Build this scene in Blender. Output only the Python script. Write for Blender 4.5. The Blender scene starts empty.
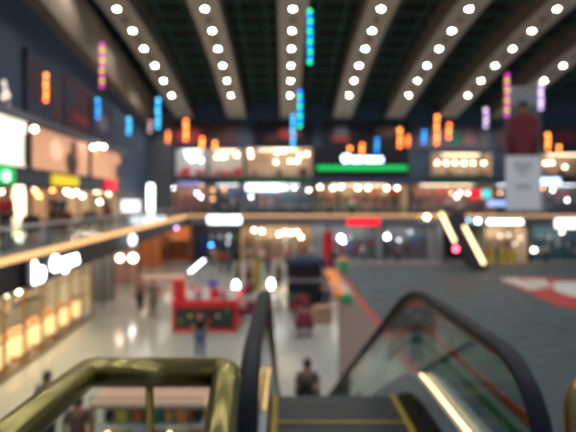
import bpy, bmesh, math, random
from mathutils import Vector, Matrix
random.seed(7)
PI = math.pi
SC = bpy.context.scene
COL = SC.collection
EYE = 5.4; F = 440.0; VX = 284.0; VY = 200.0

def at(px, py, d):                       # a point of the place, d metres in front of the camera
    return Vector(((px - VX) / F * d, d, EYE + (VY - py) / F * d))

# ------------------------------------------------------------------ materials
MATS = {}
def mat(name, col, rough=0.6, metal=0.0, var=0.12, scale=6.0, spec=0.5, trans=0.0, alpha=1.0, coat=0.0):
    if name in MATS: return MATS[name]
    m = bpy.data.materials.new(name); m.use_nodes = True
    nt = m.node_tree; b = nt.nodes['Principled BSDF']
    tc = nt.nodes.new('ShaderNodeTexCoord'); nz = nt.nodes.new('ShaderNodeTexNoise')
    nz.inputs['Scale'].default_value = scale
    nt.links.new(tc.outputs['Object'], nz.inputs['Vector'])
    mx = nt.nodes.new('ShaderNodeMix'); mx.data_type = 'RGBA'
    mx.inputs[6].default_value = tuple(c * (1 - var) for c in col) + (1,)
    mx.inputs[7].default_value = tuple(min(1, c * (1 + var)) for c in col) + (1,)
    nt.links.new(nz.outputs['Fac'], mx.inputs[0]); nt.links.new(mx.outputs[2], b.inputs['Base Color'])
    b.inputs['Roughness'].default_value = rough; b.inputs['Metallic'].default_value = metal
    b.inputs['Specular IOR Level'].default_value = spec
    b.inputs['Transmission Weight'].default_value = trans
    b.inputs['Alpha'].default_value = alpha
    b.inputs['Coat Weight'].default_value = coat
    MATS[name] = m; return m

def glow(name, col, s):
    if name in MATS: return MATS[name]
    m = bpy.data.materials.new(name); m.use_nodes = True
    b = m.node_tree.nodes['Principled BSDF']
    b.inputs['Base Color'].default_value = tuple(col) + (1,)
    b.inputs['Emission Color'].default_value = tuple(col) + (1,)
    b.inputs['Emission Strength'].default_value = s
    MATS[name] = m; return m

def tilemat(name, c1, c2, grout, size, rough):
    m = bpy.data.materials.new(name); m.use_nodes = True
    nt = m.node_tree; b = nt.nodes['Principled BSDF']
    tc = nt.nodes.new('ShaderNodeTexCoord')
    br = nt.nodes.new('ShaderNodeTexBrick'); br.offset = 0.0
    br.inputs['Color1'].default_value = c1 + (1,); br.inputs['Color2'].default_value = c2 + (1,)
    br.inputs['Mortar'].default_value = grout + (1,)
    br.inputs['Scale'].default_value = 1.0; br.inputs['Mortar Size'].default_value = 0.008
    br.inputs['Brick Width'].default_value = size; br.inputs['Row Height'].default_value = size
    nt.links.new(tc.outputs['Object'], br.inputs['Vector'])
    nt.links.new(br.outputs['Color'], b.inputs['Base Color'])
    nz = nt.nodes.new('ShaderNodeTexNoise'); nz.inputs['Scale'].default_value = 1.5
    nt.links.new(tc.outputs['Object'], nz.inputs['Vector'])
    mr = nt.nodes.new('ShaderNodeMapRange'); mr.inputs[3].default_value = rough * .7; mr.inputs[4].default_value = rough * 1.4
    nt.links.new(nz.outputs['Fac'], mr.inputs[0]); nt.links.new(mr.outputs[0], b.inputs['Roughness'])
    MATS[name] = m; return m

def glassmat(name, col, opac):
    m = bpy.data.materials.new(name); m.use_nodes = True
    nt = m.node_tree; nt.nodes.clear()
    out = nt.nodes.new('ShaderNodeOutputMaterial'); mix = nt.nodes.new('ShaderNodeMixShader')
    tr = nt.nodes.new('ShaderNodeBsdfTransparent'); tr.inputs[0].default_value = tuple(col) + (1,)
    gl = nt.nodes.new('ShaderNodeBsdfGlossy'); gl.inputs['Roughness'].default_value = 0.03
    fr = nt.nodes.new('ShaderNodeLayerWeight'); fr.inputs[0].default_value = .5
    pw = nt.nodes.new('ShaderNodeMath'); pw.operation = 'POWER'; pw.inputs[1].default_value = 5
    nt.links.new(fr.outputs['Facing'], pw.inputs[0])
    ad = nt.nodes.new('ShaderNodeMath'); ad.operation = 'ADD'; ad.inputs[1].default_value = opac
    nt.links.new(pw.outputs[0], ad.inputs[0]); nt.links.new(ad.outputs[0], mix.inputs[0])
    nt.links.new(tr.outputs[0], mix.inputs[1]); nt.links.new(gl.outputs[0], mix.inputs[2])
    nt.links.new(mix.outputs[0], out.inputs[0])
    MATS[name] = m; return m

FLOOR = tilemat('floor_tile', (.35, .37, .355), (.32, .34, .325), (.30, .30, .28), 1.2, .13)
GREYFLOOR = tilemat('grey_event_floor', (.042, .062, .072), (.038, .056, .066), (.04, .05, .06), 1.0, .6)
GREYFLOOR.node_tree.nodes['Principled BSDF'].inputs['Specular IOR Level'].default_value = .3
RED = mat('red_paint', (.60, .02, .03), .35)
REDFLOOR = mat('red_vinyl', (.36, .03, .022), .6, spec=.25)
BROWN = mat('brown_mat', (.13, .095, .085), .8)
WALL = mat('slate_blue_wall', (.055, .088, .140), .7, scale=1.2)
WALL2 = mat('grey_wall', (.12, .125, .14), .7, scale=1.2)
GREY = mat('grey_panel', (.20, .21, .23), .6)
DARK = mat('charcoal', (.025, .024, .028), .6)
BLACK = mat('black_rubber', (.012, .015, .022), .5, spec=.25)
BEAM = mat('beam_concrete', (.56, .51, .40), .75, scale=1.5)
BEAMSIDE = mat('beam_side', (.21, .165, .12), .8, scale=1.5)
ROOF = mat('roof_dark', (.012, .02, .018), .9)
LATT = mat('roof_lattice', (.05, .13, .105), .8)
BRASS = mat('aged_brass', (.27, .235, .085), .26, metal=.8, var=.3, scale=9)
GOLD = mat('polished_gold', (.75, .48, .12), .25, metal=1)
STEEL = mat('brushed_steel', (.45, .47, .50), .3, metal=.9)
BLUEMETAL = mat('bluish_skirt_metal', (.36, .42, .48), .38, metal=.35)
BRONZE = mat('bronze_trim', (.16, .10, .06), .4, metal=.5)
STEPM = mat('escalator_step_metal', (.055, .06, .068), .5, metal=.3)
YEL = mat('yellow_paint', (.45, .32, .03), .5)
GLASS = glassmat('clear_glass', (.86, .92, .90), .02)
ESCGLASS = glassmat('balustrade_glass', (.72, .80, .78), .05)
WHITE = mat('white_paint', (.75, .75, .74), .5)
CREAM = mat('cream_paint', (.72, .62, .48), .6)
BEIGE = mat('warm_beige', (.62, .42, .26), .6)
WOOD = mat('orange_wood', (.50, .22, .07), .5)
G_LAMP = glow('lamp_white', (1, .93, .78), 42)
G_STRIP = glow('warm_led_strip', (1, .52, .20), .85)
G_STRIPL = glow('bright_warm_led_strip', (1, .55, .20), 1.15)
G_WHITE = glow('sign_white', (.85, .92, 1), 7)
G_WHITE2 = glow('sign_white_soft', (.9, .95, 1), 3)
G_GREEN = glow('sign_green', (.0, .50, .09), 1.0)
G_RED = glow('sign_red', (1, .006, .02), 1.0)
G_YEL = glow('sign_yellow', (.75, .55, .02), .9)
G_PANELW = glow('shop_panel_warm', (1, .74, .46), 5)
G_PANELC = glow('shop_panel_cool', (.85, .93, 1), 5)
G_WARMBOX = glow('warm_lightbox', (1, .66, .30), 2.2)

# ------------------------------------------------------------------ mesh builders
def bm(): return bmesh.new()
def box(b, x0, x1, y0, y1, z0, z1):
    vs = [b.verts.new(p) for p in ((x0,y0,z0),(x1,y0,z0),(x1,y1,z0),(x0,y1,z0),(x0,y0,z1),(x1,y0,z1),(x1,y1,z1),(x0,y1,z1))]
    for f in ((0,3,2,1),(4,5,6,7),(0,1,5,4),(1,2,6,5),(2,3,7,6),(3,0,4,7)):
        b.faces.new([vs[i] for i in f])
    return b
def prism(b, pts, vec):                  # a polygon (3D points) swept along vec
    vec = Vector(vec)
    a = [b.verts.new(Vector(p)) for p in pts]; c = [b.verts.new(Vector(p) + vec) for p in pts]
    n = len(pts); b.faces.new(a[::-1]); b.faces.new(c)
    for i in range(n): b.faces.new((a[i], a[(i+1)%n], c[(i+1)%n], c[i]))
    return b
def lathe(b, prof, cx=0, cy=0, cz=0, n=16, axis='z'):
    rings = []
    for r, h in prof:
        ring = []
        for k in range(n):
            a = 2*PI*k/n
            if axis == 'z': p = (cx + r*math.cos(a), cy + r*math.sin(a), cz + h)
            elif axis == 'y': p = (cx + r*math.cos(a), cy + h, cz + r*math.sin(a))
            else: p = (cx + h, cy + r*math.cos(a), cz + r*math.sin(a))
            ring.append(b.verts.new(p))
        rings.append(ring)
    for i in range(len(rings)-1):
        for k in range(n):
            b.faces.new((rings[i][k], rings[i][(k+1)%n], rings[i+1][(k+1)%n], rings[i+1][k]))
    b.faces.new(rings[0][::-1]); b.faces.new(rings[-1])
    return b
def ball(b, c, r, sc=(1,1,1), n=12):
    bmesh.ops.create_uvsphere(b, u_segments=n, v_segments=max(6, n*2//3), radius=r,
        matrix=Matrix.Translation(Vector(c)) @ Matrix.Diagonal(Vector(sc).to_4d()))
    return b
def tube(b, pts, ra, rb=None, n=12, side=Vector((1,0,0))):   # ra along «side», rb across it
    rb = rb or ra; pts = [Vector(p) for p in pts]; rings = []
    for i, p in enumerate(pts):
        t = (pts[min(i+1, len(pts)-1)] - pts[max(i-1, 0)]).normalized()
        u = side - t*side.dot(t)
        if u.length < 1e-3: u = Vector((0,0,1)) - t*t.z
        u.normalize(); v = t.cross(u)
        rings.append([b.verts.new(p + u*ra*math.cos(2*PI*k/n) + v*rb*math.sin(2*PI*k/n)) for k in range(n)])
    for i in range(len(rings)-1):
        for k in range(n): b.faces.new((rings[i][k], rings[i][(k+1)%n], rings[i+1][(k+1)%n], rings[i+1][k]))
    b.faces.new(rings[0][::-1]); b.faces.new(rings[-1])
    return b
def obj(name, b, m, parent=None, smooth=False, bevel=0):
    if isinstance(b, bmesh.types.BMesh):
        bmesh.ops.recalc_face_normals(b, faces=b.faces)
        me = bpy.data.meshes.new(name); b.to_mesh(me); b.free()
    else: me = b
    if not me.materials: me.materials.append(None)
    o = bpy.data.objects.new(name, me); COL.objects.link(o)
    o.material_slots[0].link = 'OBJECT'; o.material_slots[0].material = m
    if smooth: 
        for p in me.polygons: p.use_smooth = True
    if bevel:
        md = o.modifiers.new('bevel', 'BEVEL'); md.width = bevel; md.segments = 2; md.limit_method = 'ANGLE'
    if parent: o.parent = parent
    return o
def thing(name, label, cat, loc=(0,0,0), rz=0, group=None):
    o = bpy.data.objects.new(name, None); COL.objects.link(o); o.empty_display_size = .1
    o.location = loc; o.rotation_euler = (0,0,rz); o['label'] = label; o['category'] = cat
    if group: o['group'] = group
    return o
def tag(o, label, cat, group=None):
    o['label'] = label; o['category'] = cat
    if group: o['group'] = group
    return o
def struct(name, b, m, **k):
    o = obj(name, b, m, **k); o['kind'] = 'structure'; return o
def kids(o): return [c for c in ALLC if c.parent == o]
def textmesh(s, size, depth):
    c = bpy.data.curves.new('t', 'FONT'); c.body = s; c.size = size; c.extrude = depth
    c.align_x = 'CENTER'; c.align_y = 'CENTER'; c.offset = size*.02
    o = bpy.data.objects.new('t', c); COL.objects.link(o)
    me = bpy.data.meshes.new_from_object(o.evaluated_get(bpy.context.evaluated_depsgraph_get()))
    me.transform(Matrix.Rotation(PI/2, 4, 'X'))
    bpy.data.objects.remove(o); me.materials.clear()
    return me

# ------------------------------------------------------------------ the hall
XL = lambda y: -5.2 - .0727*y            # edge of the left gallery
XW = lambda y: XL(y) - 4.0               # left wall of the upper level
ANG = math.atan(.0727)
def quadslab(f0, f1, y0, y1, z0, z1):
    return prism(bm(), [(f0(y0),y0,z0),(f1(y0),y0,z0),(f1(y1),y1,z0),(f0(y1),y1,z0)], (0,0,z1-z0))
GZ = 4.0                                 # upper floor level
struct('floor', box(bm(), -16, 34, -6, 48, -.3, 0), FLOOR)
# beam curve: (distance, height)
CURVE = [(4,16.0),(8,16.05),(12,16.0),(16,15.95),(20,15.83),(23.5,15.65),(25.9,15.4),(28.06,15.09),(30.4,14.73),(32.6,14.28),(34.9,13.74),(37,13.25),(39.4,12.74)]
def beamz(y):
    for (a, za), (b_, zb) in zip(CURVE, CURVE[1:]):
        if y <= b_: return za + (zb - za)*(y - a)/(b_ - a)
    return CURVE[-1][1]
# roof shell
rb_ = prism(bm(), [(-16,y,z+1.7) for y, z in [(-6,16)]+CURVE+[(48,12)]] + [(-16,y,z+2.0) for y, z in ([(-6,16)]+CURVE+[(48,12)])[::-1]], (50,0,0))
struct('ceiling', rb_, ROOF)
lb = bm()
for i in range(0, 24):
    y = 6 + i*1.45; z = beamz(y) + 1.1
    box(lb, -15, 33, y-.06, y+.06, z, z+.14)
for i in range(-7, 16):
    x = i*1.5666 + .48
    prism(lb, [(x-.05,y,z+1.0) for y, z in CURVE] + [(x-.05,y,z+1.12) for y, z in CURVE[::-1]], (.1,0,0))
struct('trim_1', lb, LATT)
BEAMNAMES = ['leftmost rib','second rib from the left','central rib','fourth rib from the left','fifth rib from the left','sixth rib from the left','rightmost rib']
LAMPY = [17.2, 20.3, 23.5, 25.9, 28.06, 30.4, 32.6, 34.9]
ORD = ['first from its far end','second from its far end','third from its far end','fourth from its far end','fifth from its far end','sixth from its far end','seventh from its far end','eighth from its far end']
ring0 = lens0 = None
for bi, k in enumerate(range(-2, 5)):
    x = .48 + 4.7*k
    b = bm()
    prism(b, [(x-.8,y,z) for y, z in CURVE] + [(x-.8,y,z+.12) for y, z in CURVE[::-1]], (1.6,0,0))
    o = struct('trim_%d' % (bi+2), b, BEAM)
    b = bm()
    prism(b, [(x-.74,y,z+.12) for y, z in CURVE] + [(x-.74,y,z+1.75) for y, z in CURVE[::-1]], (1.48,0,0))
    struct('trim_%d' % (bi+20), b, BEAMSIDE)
    for li, y in enumerate(LAMPY[::-1]):
        if y < 23 and (k >= 5): continue
        px = VX + x/y*F; py = VY - (beamz(y)-EYE)/y*F
        if py < -8 or px > 590: continue
        sl = math.atan2(beamz(y+.5)-beamz(y-.5), 1.0)
        t = thing('ceiling_spotlight', 'round lit spotlight on the %s, %s' % (BEAMNAMES[bi], ORD[li]), 'ceiling light', (x, y, beamz(y)), 0, 'lit spotlights under the ceiling ribs')
        t.rotation_euler = (sl, 0, 0)
        if ring0 is None:
            ring0 = obj('housing', lathe(bm(), [(.19,.0),(.19,-.05),(.14,-.06),(.13,-.02)], n=20), STEEL, t)
            lens0 = obj('lens', lathe(bm(), [(.128,-.022),(.122,-.045),(.04,-.05)], n=20), G_LAMP, t)
        else:
            for s in (ring0, lens0):
                c = s.copy(); COL.objects.link(c); c.parent = t
        if li < 7:                        # dark unlit fitting between this lamp and the next
            yn = LAMPY[::-1][li+1] if li+1 < 8 else y-3
            ym = (y + yn)/2
            if VY - (beamz(ym)-EYE)/ym*F > -4 and VX + x/ym*F < 580:
                u = thing('unlit_downlight', 'unlit downlight on the %s, after lamp %s' % (BEAMNAMES[bi], ORD[li]), 'ceiling light', (x, ym, beamz(ym)), 0, 'unlit downlights between the spotlights')
                u.rotation_euler = (math.atan2(beamz(ym+.5)-beamz(ym-.5), 1.0), 0, 0)
                if bi == 0 and li == 0 or 'un0' not in globals():
                    un0 = obj('housing', lathe(bm(), [(.2,.0),(.2,-.04),(.15,-.05),(.14,-.03)], n=16), BRONZE, u)
                else:
                    c = un0.copy(); COL.objects.link(c); c.parent = u
    for y in (1, 8, 14, 20, 26, 32, 37):
        l = bpy.data.lights.new('hall_light', 'SPOT'); l.energy = 430; l.spot_size = 2.3; l.spot_blend = .6; l.color = (1, .96, .90); l.shadow_soft_size = .12
        lo = bpy.data.objects.new('hall_light', l); COL.objects.link(lo); lo.location = (x, y, beamz(y) - .12)
# edge beam along the left wall
EC = [(6,13.9),(12,13.8),(17.5,13.45),(21,13.1),(27,12.65),(32.6,12.2),(36,11.9),(39.4,11.6)]
b = bm()
lo_ = [(XW(y)-.3, y, z) for y, z in EC]; 
for (y0, z0), (y1, z1) in zip(EC, EC[1:]):
    pts = [(XW(y0)-.3,y0,z0),(XW(y0)+.7,y0,z0),(XW(y0)+.7,y0,z0+2.6),(XW(y0)-.3,y0,z0+2.6)]
    vs0 = [b.verts.new(p) for p in pts]
    vs1 = [b.verts.new(p) for p in [(XW(y1)-.3,y1,z1),(XW(y1)+.7,y1,z1),(XW(y1)+.7,y1,z1+2.6),(XW(y1)-.3,y1,z1+2.6)]]
    for i in range(4): b.faces.new((vs0[i], vs0[(i+1)%4], vs1[(i+1)%4], vs1[i]))
bmesh.ops.remove_doubles(b, verts=b.verts, dist=.001)
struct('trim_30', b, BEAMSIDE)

# upper walls
struct('wall_left', quadslab(lambda y: XW(y)-.4, XW, 4, 39.5, 6.02, 18), WALL)
struct('wall_left_far', quadslab(lambda y: XW(y)-.4, lambda y: XW(y), 31.2, 39.2, 3.42, 6.02), WALL2)
struct('wall_back', box(bm(), -13, 33, 39.6, 39.9, 6.95, 18), WALL)
struct('wall_back_base', box(bm(), -13, 33, 42.6, 42.9, 0, 6.95), WALL2)
# gallery slabs and fasciae
struct('floor_gallery_left', quadslab(lambda y: XW(y)-3, lambda y: XL(y)-.06, 2, 42.5, 3.4, GZ), GREY)
struct('floor_gallery_back', box(bm(), XL(36), 33, 36.08, 42.6, 3.4, GZ), GREY)
struct('trim_40', quadslab(lambda y: XL(y)-.06, XL, 2, 36, 3.38, 4.04), DARK)
struct('trim_41', box(bm(), XL(36), 33, 36, 36.08, 3.45, 4.04), mat('fascia_grey', (.16,.17,.19), .5))
o = obj('led_strip', quadslab(lambda y: XL(y)-.05, lambda y: XL(y)+.03, 2, 36, 4.04, 4.17), G_STRIPL); tag(o, 'long warm glowing light strip along the left gallery edge', 'light strip')
o = obj('led_strip', box(bm(), XL(36)+.1, 33, 35.97, 36.05, 4.05, 4.18), G_STRIP); tag(o, 'thin amber light strip along the far gallery edge', 'light strip')
# sign band of the left upper level, ledge above the lit posters
struct('trim_42', quadslab(XW, lambda y: XW(y)+.12, 4, 31.2, 6.02, 6.62), mat('blue_band', (.05,.075,.12), .5))
struct('trim_43', quadslab(XW, lambda y: XW(y)+.35, 4, 31.2, 8.60, 8.85), mat('ledge', (.15,.17,.21), .5))
struct('trim_44', box(bm(), -12.4, 33, 39.4, 39.6, 6.95, 7.4), mat('blue_band2', (.035,.05,.10), .5))
# blank wall at the far left corner, ceilings of the upper shops
struct('wall_back_corner', box(bm(), -13, -10.0, 39.25, 39.6, GZ, 13.5), WALL2)

# railings with glass
def railing(name, label, pts, z, h, post_every):
    t = thing(name, label, 'railing', (pts[0][0], pts[0][1], z))
    o0 = Vector((pts[0][0], pts[0][1], z)); a = Vector((pts[0][0], pts[0][1], 0)); c = Vector((pts[1][0], pts[1][1], 0))
    d = c - a; L = d.length; d.normalize()
    obj('handrail', tube(bm(), [a - Vector((o0.x,o0.y,0)) + Vector((0,0,h)), c - Vector((o0.x,o0.y,0)) + Vector((0,0,h))], .04), STEEL, t, smooth=True)
    n = d.cross(Vector((0,0,1)))*.012
    obj('glass_panel', prism(bm(), [n, d*L + n, d*L - n, -n], (0,0,h-.04)), GLASS, t)
    k = int(L/post_every)
    p0 = None
    for i in range(k+1):
        q = d*(i*L/k)
        if p0 is None: p0 = obj('post', lathe(bm(), [(.025,0),(.025,h)], n=8), STEEL, t)
        else: 
            c2 = p0.copy(); COL.objects.link(c2); c2.parent = t; c2.location = q
    return t
railing('gallery_railing', 'long glass railing of the left gallery above the light strip', [(XL(3)-.12,3),(XL(35.8)-.12,35.8)], GZ, .78, 1.6)
railing('gallery_railing', 'glass railing along the far gallery above the amber strip', [(XL(36)+.2,36.2),(32,36.2)], GZ, .9, 2.0)

# ------------------------------------------------------------------ signs
def sign(name, label, cat, loc, rz, w, h, board, letters=None, lm=None, size=None, depth=.12, lz=0, lx=0):
    t = thing(name, label, cat, loc, rz)
    brd = obj('board', box(bm(), -w/2, w/2, -depth/2, depth/2, -h/2, h/2), board, t, bevel=.015)
    if letters:
        me = textmesh(letters, size, .02)
        o = obj('lettering', me, lm, brd); o.location = (lx, -depth/2 - .025, lz)
    return t
LR = PI/2 + ANG                           # things facing into the hall from the left side
def left_at(px, off=0):                   # y where a pixel column meets the left wall (offset towards the hall)
    return (9.2 - off)/((VX - px)/F - .0727)
# left fascia shop sign
yb = lambda px: 5.2/((VX-px)/F - .0727)
ysg = (yb(27)+yb(77))/2
y0s, y1s = yb(-25), yb(84)
t = sign('shop_sign', 'white lettered shop sign on the dark left fascia under the light strip', 'sign', (XL(ysg)+.06, ysg, 3.70), LR, 3.4, .62, DARK)
ya = yb(32.5); o = obj('lettering', textmesh('lo', .74, .02), G_WHITE, t); o.location = (ya-ysg, -.09, -.02)
ya = yb(60); o = obj('lettering', textmesh('Cogana', .56, .02), G_WHITE, t); o.location = (ya-ysg, -.09, .05)
# left upper level signs on the blue band
def band_sign(px, w, h, m, label, letters=None, lm=None, z=6.32, size=.4):
    y = left_at(px, .2); return sign('shop_sign', label, 'sign', (XW(y)+.2, y, z), LR, w, h, m, letters, lm, size)
band_sign(4, 1.3, .62, G_GREEN, 'small green lit sign at the left edge of the blue band', 'o', glow('pale_green_white', (.6,1,.8), 3), size=.7)
band_sign(66, 2.9, .50, G_YEL, 'yellow lit sign on the blue band of the left gallery')
band_sign(111, 2.0, .60, G_RED, 'small red lit sign at the far end of the left blue band')
t = thing('wall_emblem', 'cream lit emblem of stacked scrolls high on the left wall', 'sign', (XW(left_at(2))+.1, left_at(2,.1), 9.15), LR)
for dx, dz in ((0,0),(.3,.12),(.05,.5),(.35,-.3),(-.1,-.35),(.15,.25)): obj('scroll', ball(bm(), (dx, -.06, dz), .12, (1,.4,1), 10), glow('emblem_cream', (1,.85,.7), 1.2), t)

# posters (flat printed panels in frames); figure shapes as prints
def poster(label, loc, rz, w, h, ground, prints=(), frame=DARK, name='poster', cat='poster'):
    t = thing(name, label, cat, loc, rz)
    obj('frame', box(bm(), -w/2-.06, w/2+.06, -.04, .08, -h/2-.06, h/2+.06), frame, t)
    sheet = obj('sheet', box(bm(), -w/2, w/2, -.06, -.042, -h/2, h/2), ground, t)
    for kind, cx, cz, a, c, m in prints:
        b = bm()
        if kind == 'o': lathe(b, [(1,0),(1,-.012)], n=20, axis='y'); bmesh.ops.scale(b, vec=(a,1,c), verts=b.verts)
        else: box(b, -a, a, -.012, 0, -c, c)
        bmesh.ops.translate(b, vec=(cx, -.062, cz), verts=b.verts)
        obj('print', b, m, sheet)
    return t
def lposter(px0, px1, z0, z1, ground, label, prints=(), **k):
    ya, yb_ = left_at(px0, .1), left_at(px1, .1); y = (ya+yb_)/2
    w = (yb_-ya)*math.sqrt(1+.0727**2)
    return poster(label, (XW(y)+.1, y, (z0+z1)/2), LR, w, z1-z0, ground, prints, **k)
P_WH = glow('poster_bright_white', (1,.93,.78), 1.15); P_BG = glow('poster_beige', (1,.52,.30), .36)
P_SKIN = glow('print_skin', (.9,.45,.30), .25); P_DK = mat('print_dark', (.10,.05,.05), .5); P_RD = mat('print_red', (.45,.04,.03), .5)
P_NAVY = mat('print_navy', (.035,.045,.10), .5); P_MAR = mat('print_maroon', (.085,.03,.045), .5); P_GR = mat('print_grey', (.2,.2,.22), .5)
lposter(-30, 25, 6.72, 8.5, P_WH, 'bright white lit poster at the left edge above the green sign', [('b', 1.6, -.3, .10, .55, P_DK), ('o', 1.6,.35,.12,.12,P_DK)])
lposter(31, 87, 6.72, 8.5, P_BG, 'beige lit poster with a dark haired figure above the yellow sign', [('o', 1.1,.35,.42,.45,P_DK), ('o', .9,-.35,.75,.6,P_DK), ('o',1.0,.25,.27,.33,P_SKIN), ('o', -.9,.1,.6,.5, glow('print_pale',(1,.66,.45),.62))])
lposter(91, 119, 6.72, 8.5, P_BG, 'farther beige lit poster at the end of the left upper wall', [('o', .9,-.2,.6,.6,P_SKIN), ('b',2.2,-.3,.5,.5,P_DK)])
lposter(26, 62, 8.95, 11.5, P_NAVY, 'tall dark navy poster nearest on the left upper wall', [('o',-.9,.1,.5,.9,P_MAR), ('b',.9,-.2,.4,.9,P_DK)])
lposter(64, 88, 8.95, 11.4, P_MAR, 'middle dark maroon poster with a red streak on the left upper wall', [('b',.4,-.5,.9,.16,P_RD), ('o',-.8,.4,.6,.5,P_NAVY)])
lposter(90, 112, 8.95, 11.2, P_NAVY, 'far dark navy poster on the left upper wall', [('o',0,0,1.1,.5,P_GR)])

def bposter(px0, px1, py0, py1, ground, label, prints=(), d=39.5, **k):
    a, c = at(px0, py0, d), at(px1, py1, d)
    return poster(label, ((a.x+c.x)/2, d, (a.z+c.z)/2), 0, c.x-a.x, a.z-c.z, ground, prints, **k)
P_BLK = mat('print_black', (.012,.012,.016), .4)
bposter(166, 238, 123, 147, P_MAR, 'dark maroon billboard on the far wall under the two left ribs', [('o',-1.2,0,1.2,.7,P_RD), ('b',1.6,.1,.9,.8,P_DK)])
bposter(254, 312, 123, 147, P_BLK, 'black billboard with a red smear below the central rib', [('o',.5,.1,1.1,.5,P_RD), ('o',-1,-.2,.7,.5,P_MAR)])
t = bposter(323, 408, 122, 144, P_BLK, 'wide black billboard with stacked small text above the green lit board', [('b',-2.2,.45,.5,.12,P_GR), ('b',-2.2,.0,.6,.16,P_GR), ('b',-2.2,-.55,.8,.16,P_RD), ('o',2.0,.2,1.2,.45,mat('print_brown',(.12,.05,.03),.5))])
bposter(415, 488, 127, 149, mat('poster_mauve', (.16,.13,.17), .5), 'mauve billboard with pale figures on the far wall right of the green board', [('o',-1.5,0,.5,.7,P_GR), ('o',.3,0,.5,.8,mat('print_green',(.03,.22,.13),.5)), ('o',1.6,.1,.6,.7,mat('print_pink',(.4,.2,.22),.5))])
bposter(497, 590, 127, 150, P_DK, 'dark brown billboard at the right end of the far wall', [('o',-1,0,1,.6,P_MAR), ('o',2,.1,1,.5,P_RD)])
# green lit board
t = bposter(316, 408, 147, 175, P_BLK, 'black shop board with glowing white lettering over a green bar', [('b',0,-.62,4.03,.2,G_GREEN)], name='shop_sign', cat='sign')
o = obj('lettering', textmesh('Ocarooo', 1.12, .03), glow('sign_bluewhite', (.55,.75,1), 8), t); o.location = (.0, -.12, .18); o.scale = (.88, 1, .85)

# ------------------------------------------------------------------ shops
GOODC = {'white':(.8,.8,.8),'red':(.7,.04,.05),'blue':(.05,.15,.6),'green':(.05,.4,.12),'pink':(.8,.35,.35),'brown':(.22,.10,.05),'black':(.02,.02,.02),'orange':(.8,.25,.04),'yellow':(.75,.6,.08),'grey':(.3,.3,.32),'teal':(.05,.4,.42),'beige':(.65,.5,.35)}
GOODM = {k: mat('goods_'+k, v, .5) for k, v in GOODC.items()}
def m_box():
    b = bm(); box(b, -.14,.14,-.12,.12,0,.3); box(b, -.15,.15,-.13,.13,.26,.32); return b
def m_bag():
    b = bm(); prism(b, [(-.2,-.09,0),(.2,-.09,0),(.15,-.06,.28),(-.15,-.06,.28)], (0,.16,0))
    tube(b, [(-.1,0,.28),(-.09,0,.38),(0,0,.43),(.09,0,.38),(.1,0,.28)], .015, n=6, side=Vector((0,1,0))); return b
def m_vase(): return lathe(bm(), [(.06,0),(.13,.1),(.14,.2),(.05,.32),(.07,.4)], n=12)
def m_shirt():
    b = bm(); prism(b, [(-.2,-.05,0),(.2,-.05,0),(.21,-.05,.4),(.34,-.05,.28),(.4,-.05,.4),(.2,-.05,.6),(.07,-.05,.62),(-.07,-.05,.62),(-.2,-.05,.6),(-.4,-.05,.4),(-.34,-.05,.28),(-.21,-.05,.4)], (0,.1,0)); bmesh.ops.scale(b, vec=(.72,1,.8), verts=b.verts); return b
GOODK = {}
for nm, f in (('gift_box', m_box), ('handbag', m_bag), ('vase', m_vase), ('folded_shirt', m_shirt)):
    b = f(); bmesh.ops.recalc_face_normals(b, faces=b.faces); me = bpy.data.meshes.new(nm); b.to_mesh(me); b.free(); me.materials.append(None); GOODK[nm] = me
KN = {'gift_box':'box','handbag':'handbag','vase':'vase','folded_shirt':'shirt'}
ORDN = ['first','second','third','fourth','fifth','sixth','seventh','eighth','ninth','tenth']
SHORT = {'narrow pale upper shop at the left end of the far gallery': 'pale shop at the far gallery left end', 'dim upper shop with orange lamps on the far gallery': 'far gallery shop with orange lamps', 'grey upper shop under the long white sign on the far gallery': 'far gallery shop under the white sign', 'cluttered upper shop with a row of bulbs below the green bar sign': 'upper shop below the green bar', 'busy upper shop with bright panels right of the green bar sign': 'upper shop right of the green bar', 'upper shop hidden partly behind the hanging banner': 'upper shop behind the hanging banner', 'upper shop at the right end of the far gallery': 'shop at the far gallery right end', 'bluish white display window left of the central bulbs on the far wall': 'bluish white display window', 'display window with three warm lamps beside the bluish one': 'display window beside the bluish one', 'large display window with many warm lamps below the central rib': 'large display window below the central rib', 'beige display window with a row of small bulbs right of the green bar sign': 'beige window with six bulbs in a row', 'beige display window at the right edge beyond the hanging banner': 'beige window beyond the hanging banner', 'dim ground floor shop under the white lettered sign': 'dim ground shop under white lettering', 'warm beige ground floor shop with a bright lamp cluster in the centre': 'warm beige ground shop in the centre', 'ground floor shop with mixed goods under the red sign': 'ground shop under the red sign', 'grey ground floor shop left of the far escalator': 'ground shop left of the far escalator', 'bright ground floor shop under the long white sign on the right': 'bright ground shop right of the far escalator', 'teal ground floor shop at the right edge under the white end sign': 'teal ground shop at the right edge', 'nearest upper left shop with a bright standing light': 'nearest shop of the left gallery', 'upper left shop below the yellow sign': 'left gallery shop below the yellow sign', 'upper left shop with glowing orange shelves': 'left gallery shop right of the yellow sign', 'farthest upper left shop below the red sign': 'left gallery shop below the red sign', 'large warm jewellery shop with glowing windows on the left ground floor': 'jewellery shop on the left ground floor', 'cool glass shopfront beside the jewellery shop': 'cool shop beside the jewellery shop', 'pink ground floor shop deep under the left gallery': 'pink shop under the left gallery', 'orange ground floor shop at the far left corner': 'orange shop under the left gallery end', 'orange fronted shop at the far left under the strip corner': 'orange fronted shop facing the hall', 'the near stall under the brass railing': 'near stall under the brass railing'}
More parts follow.
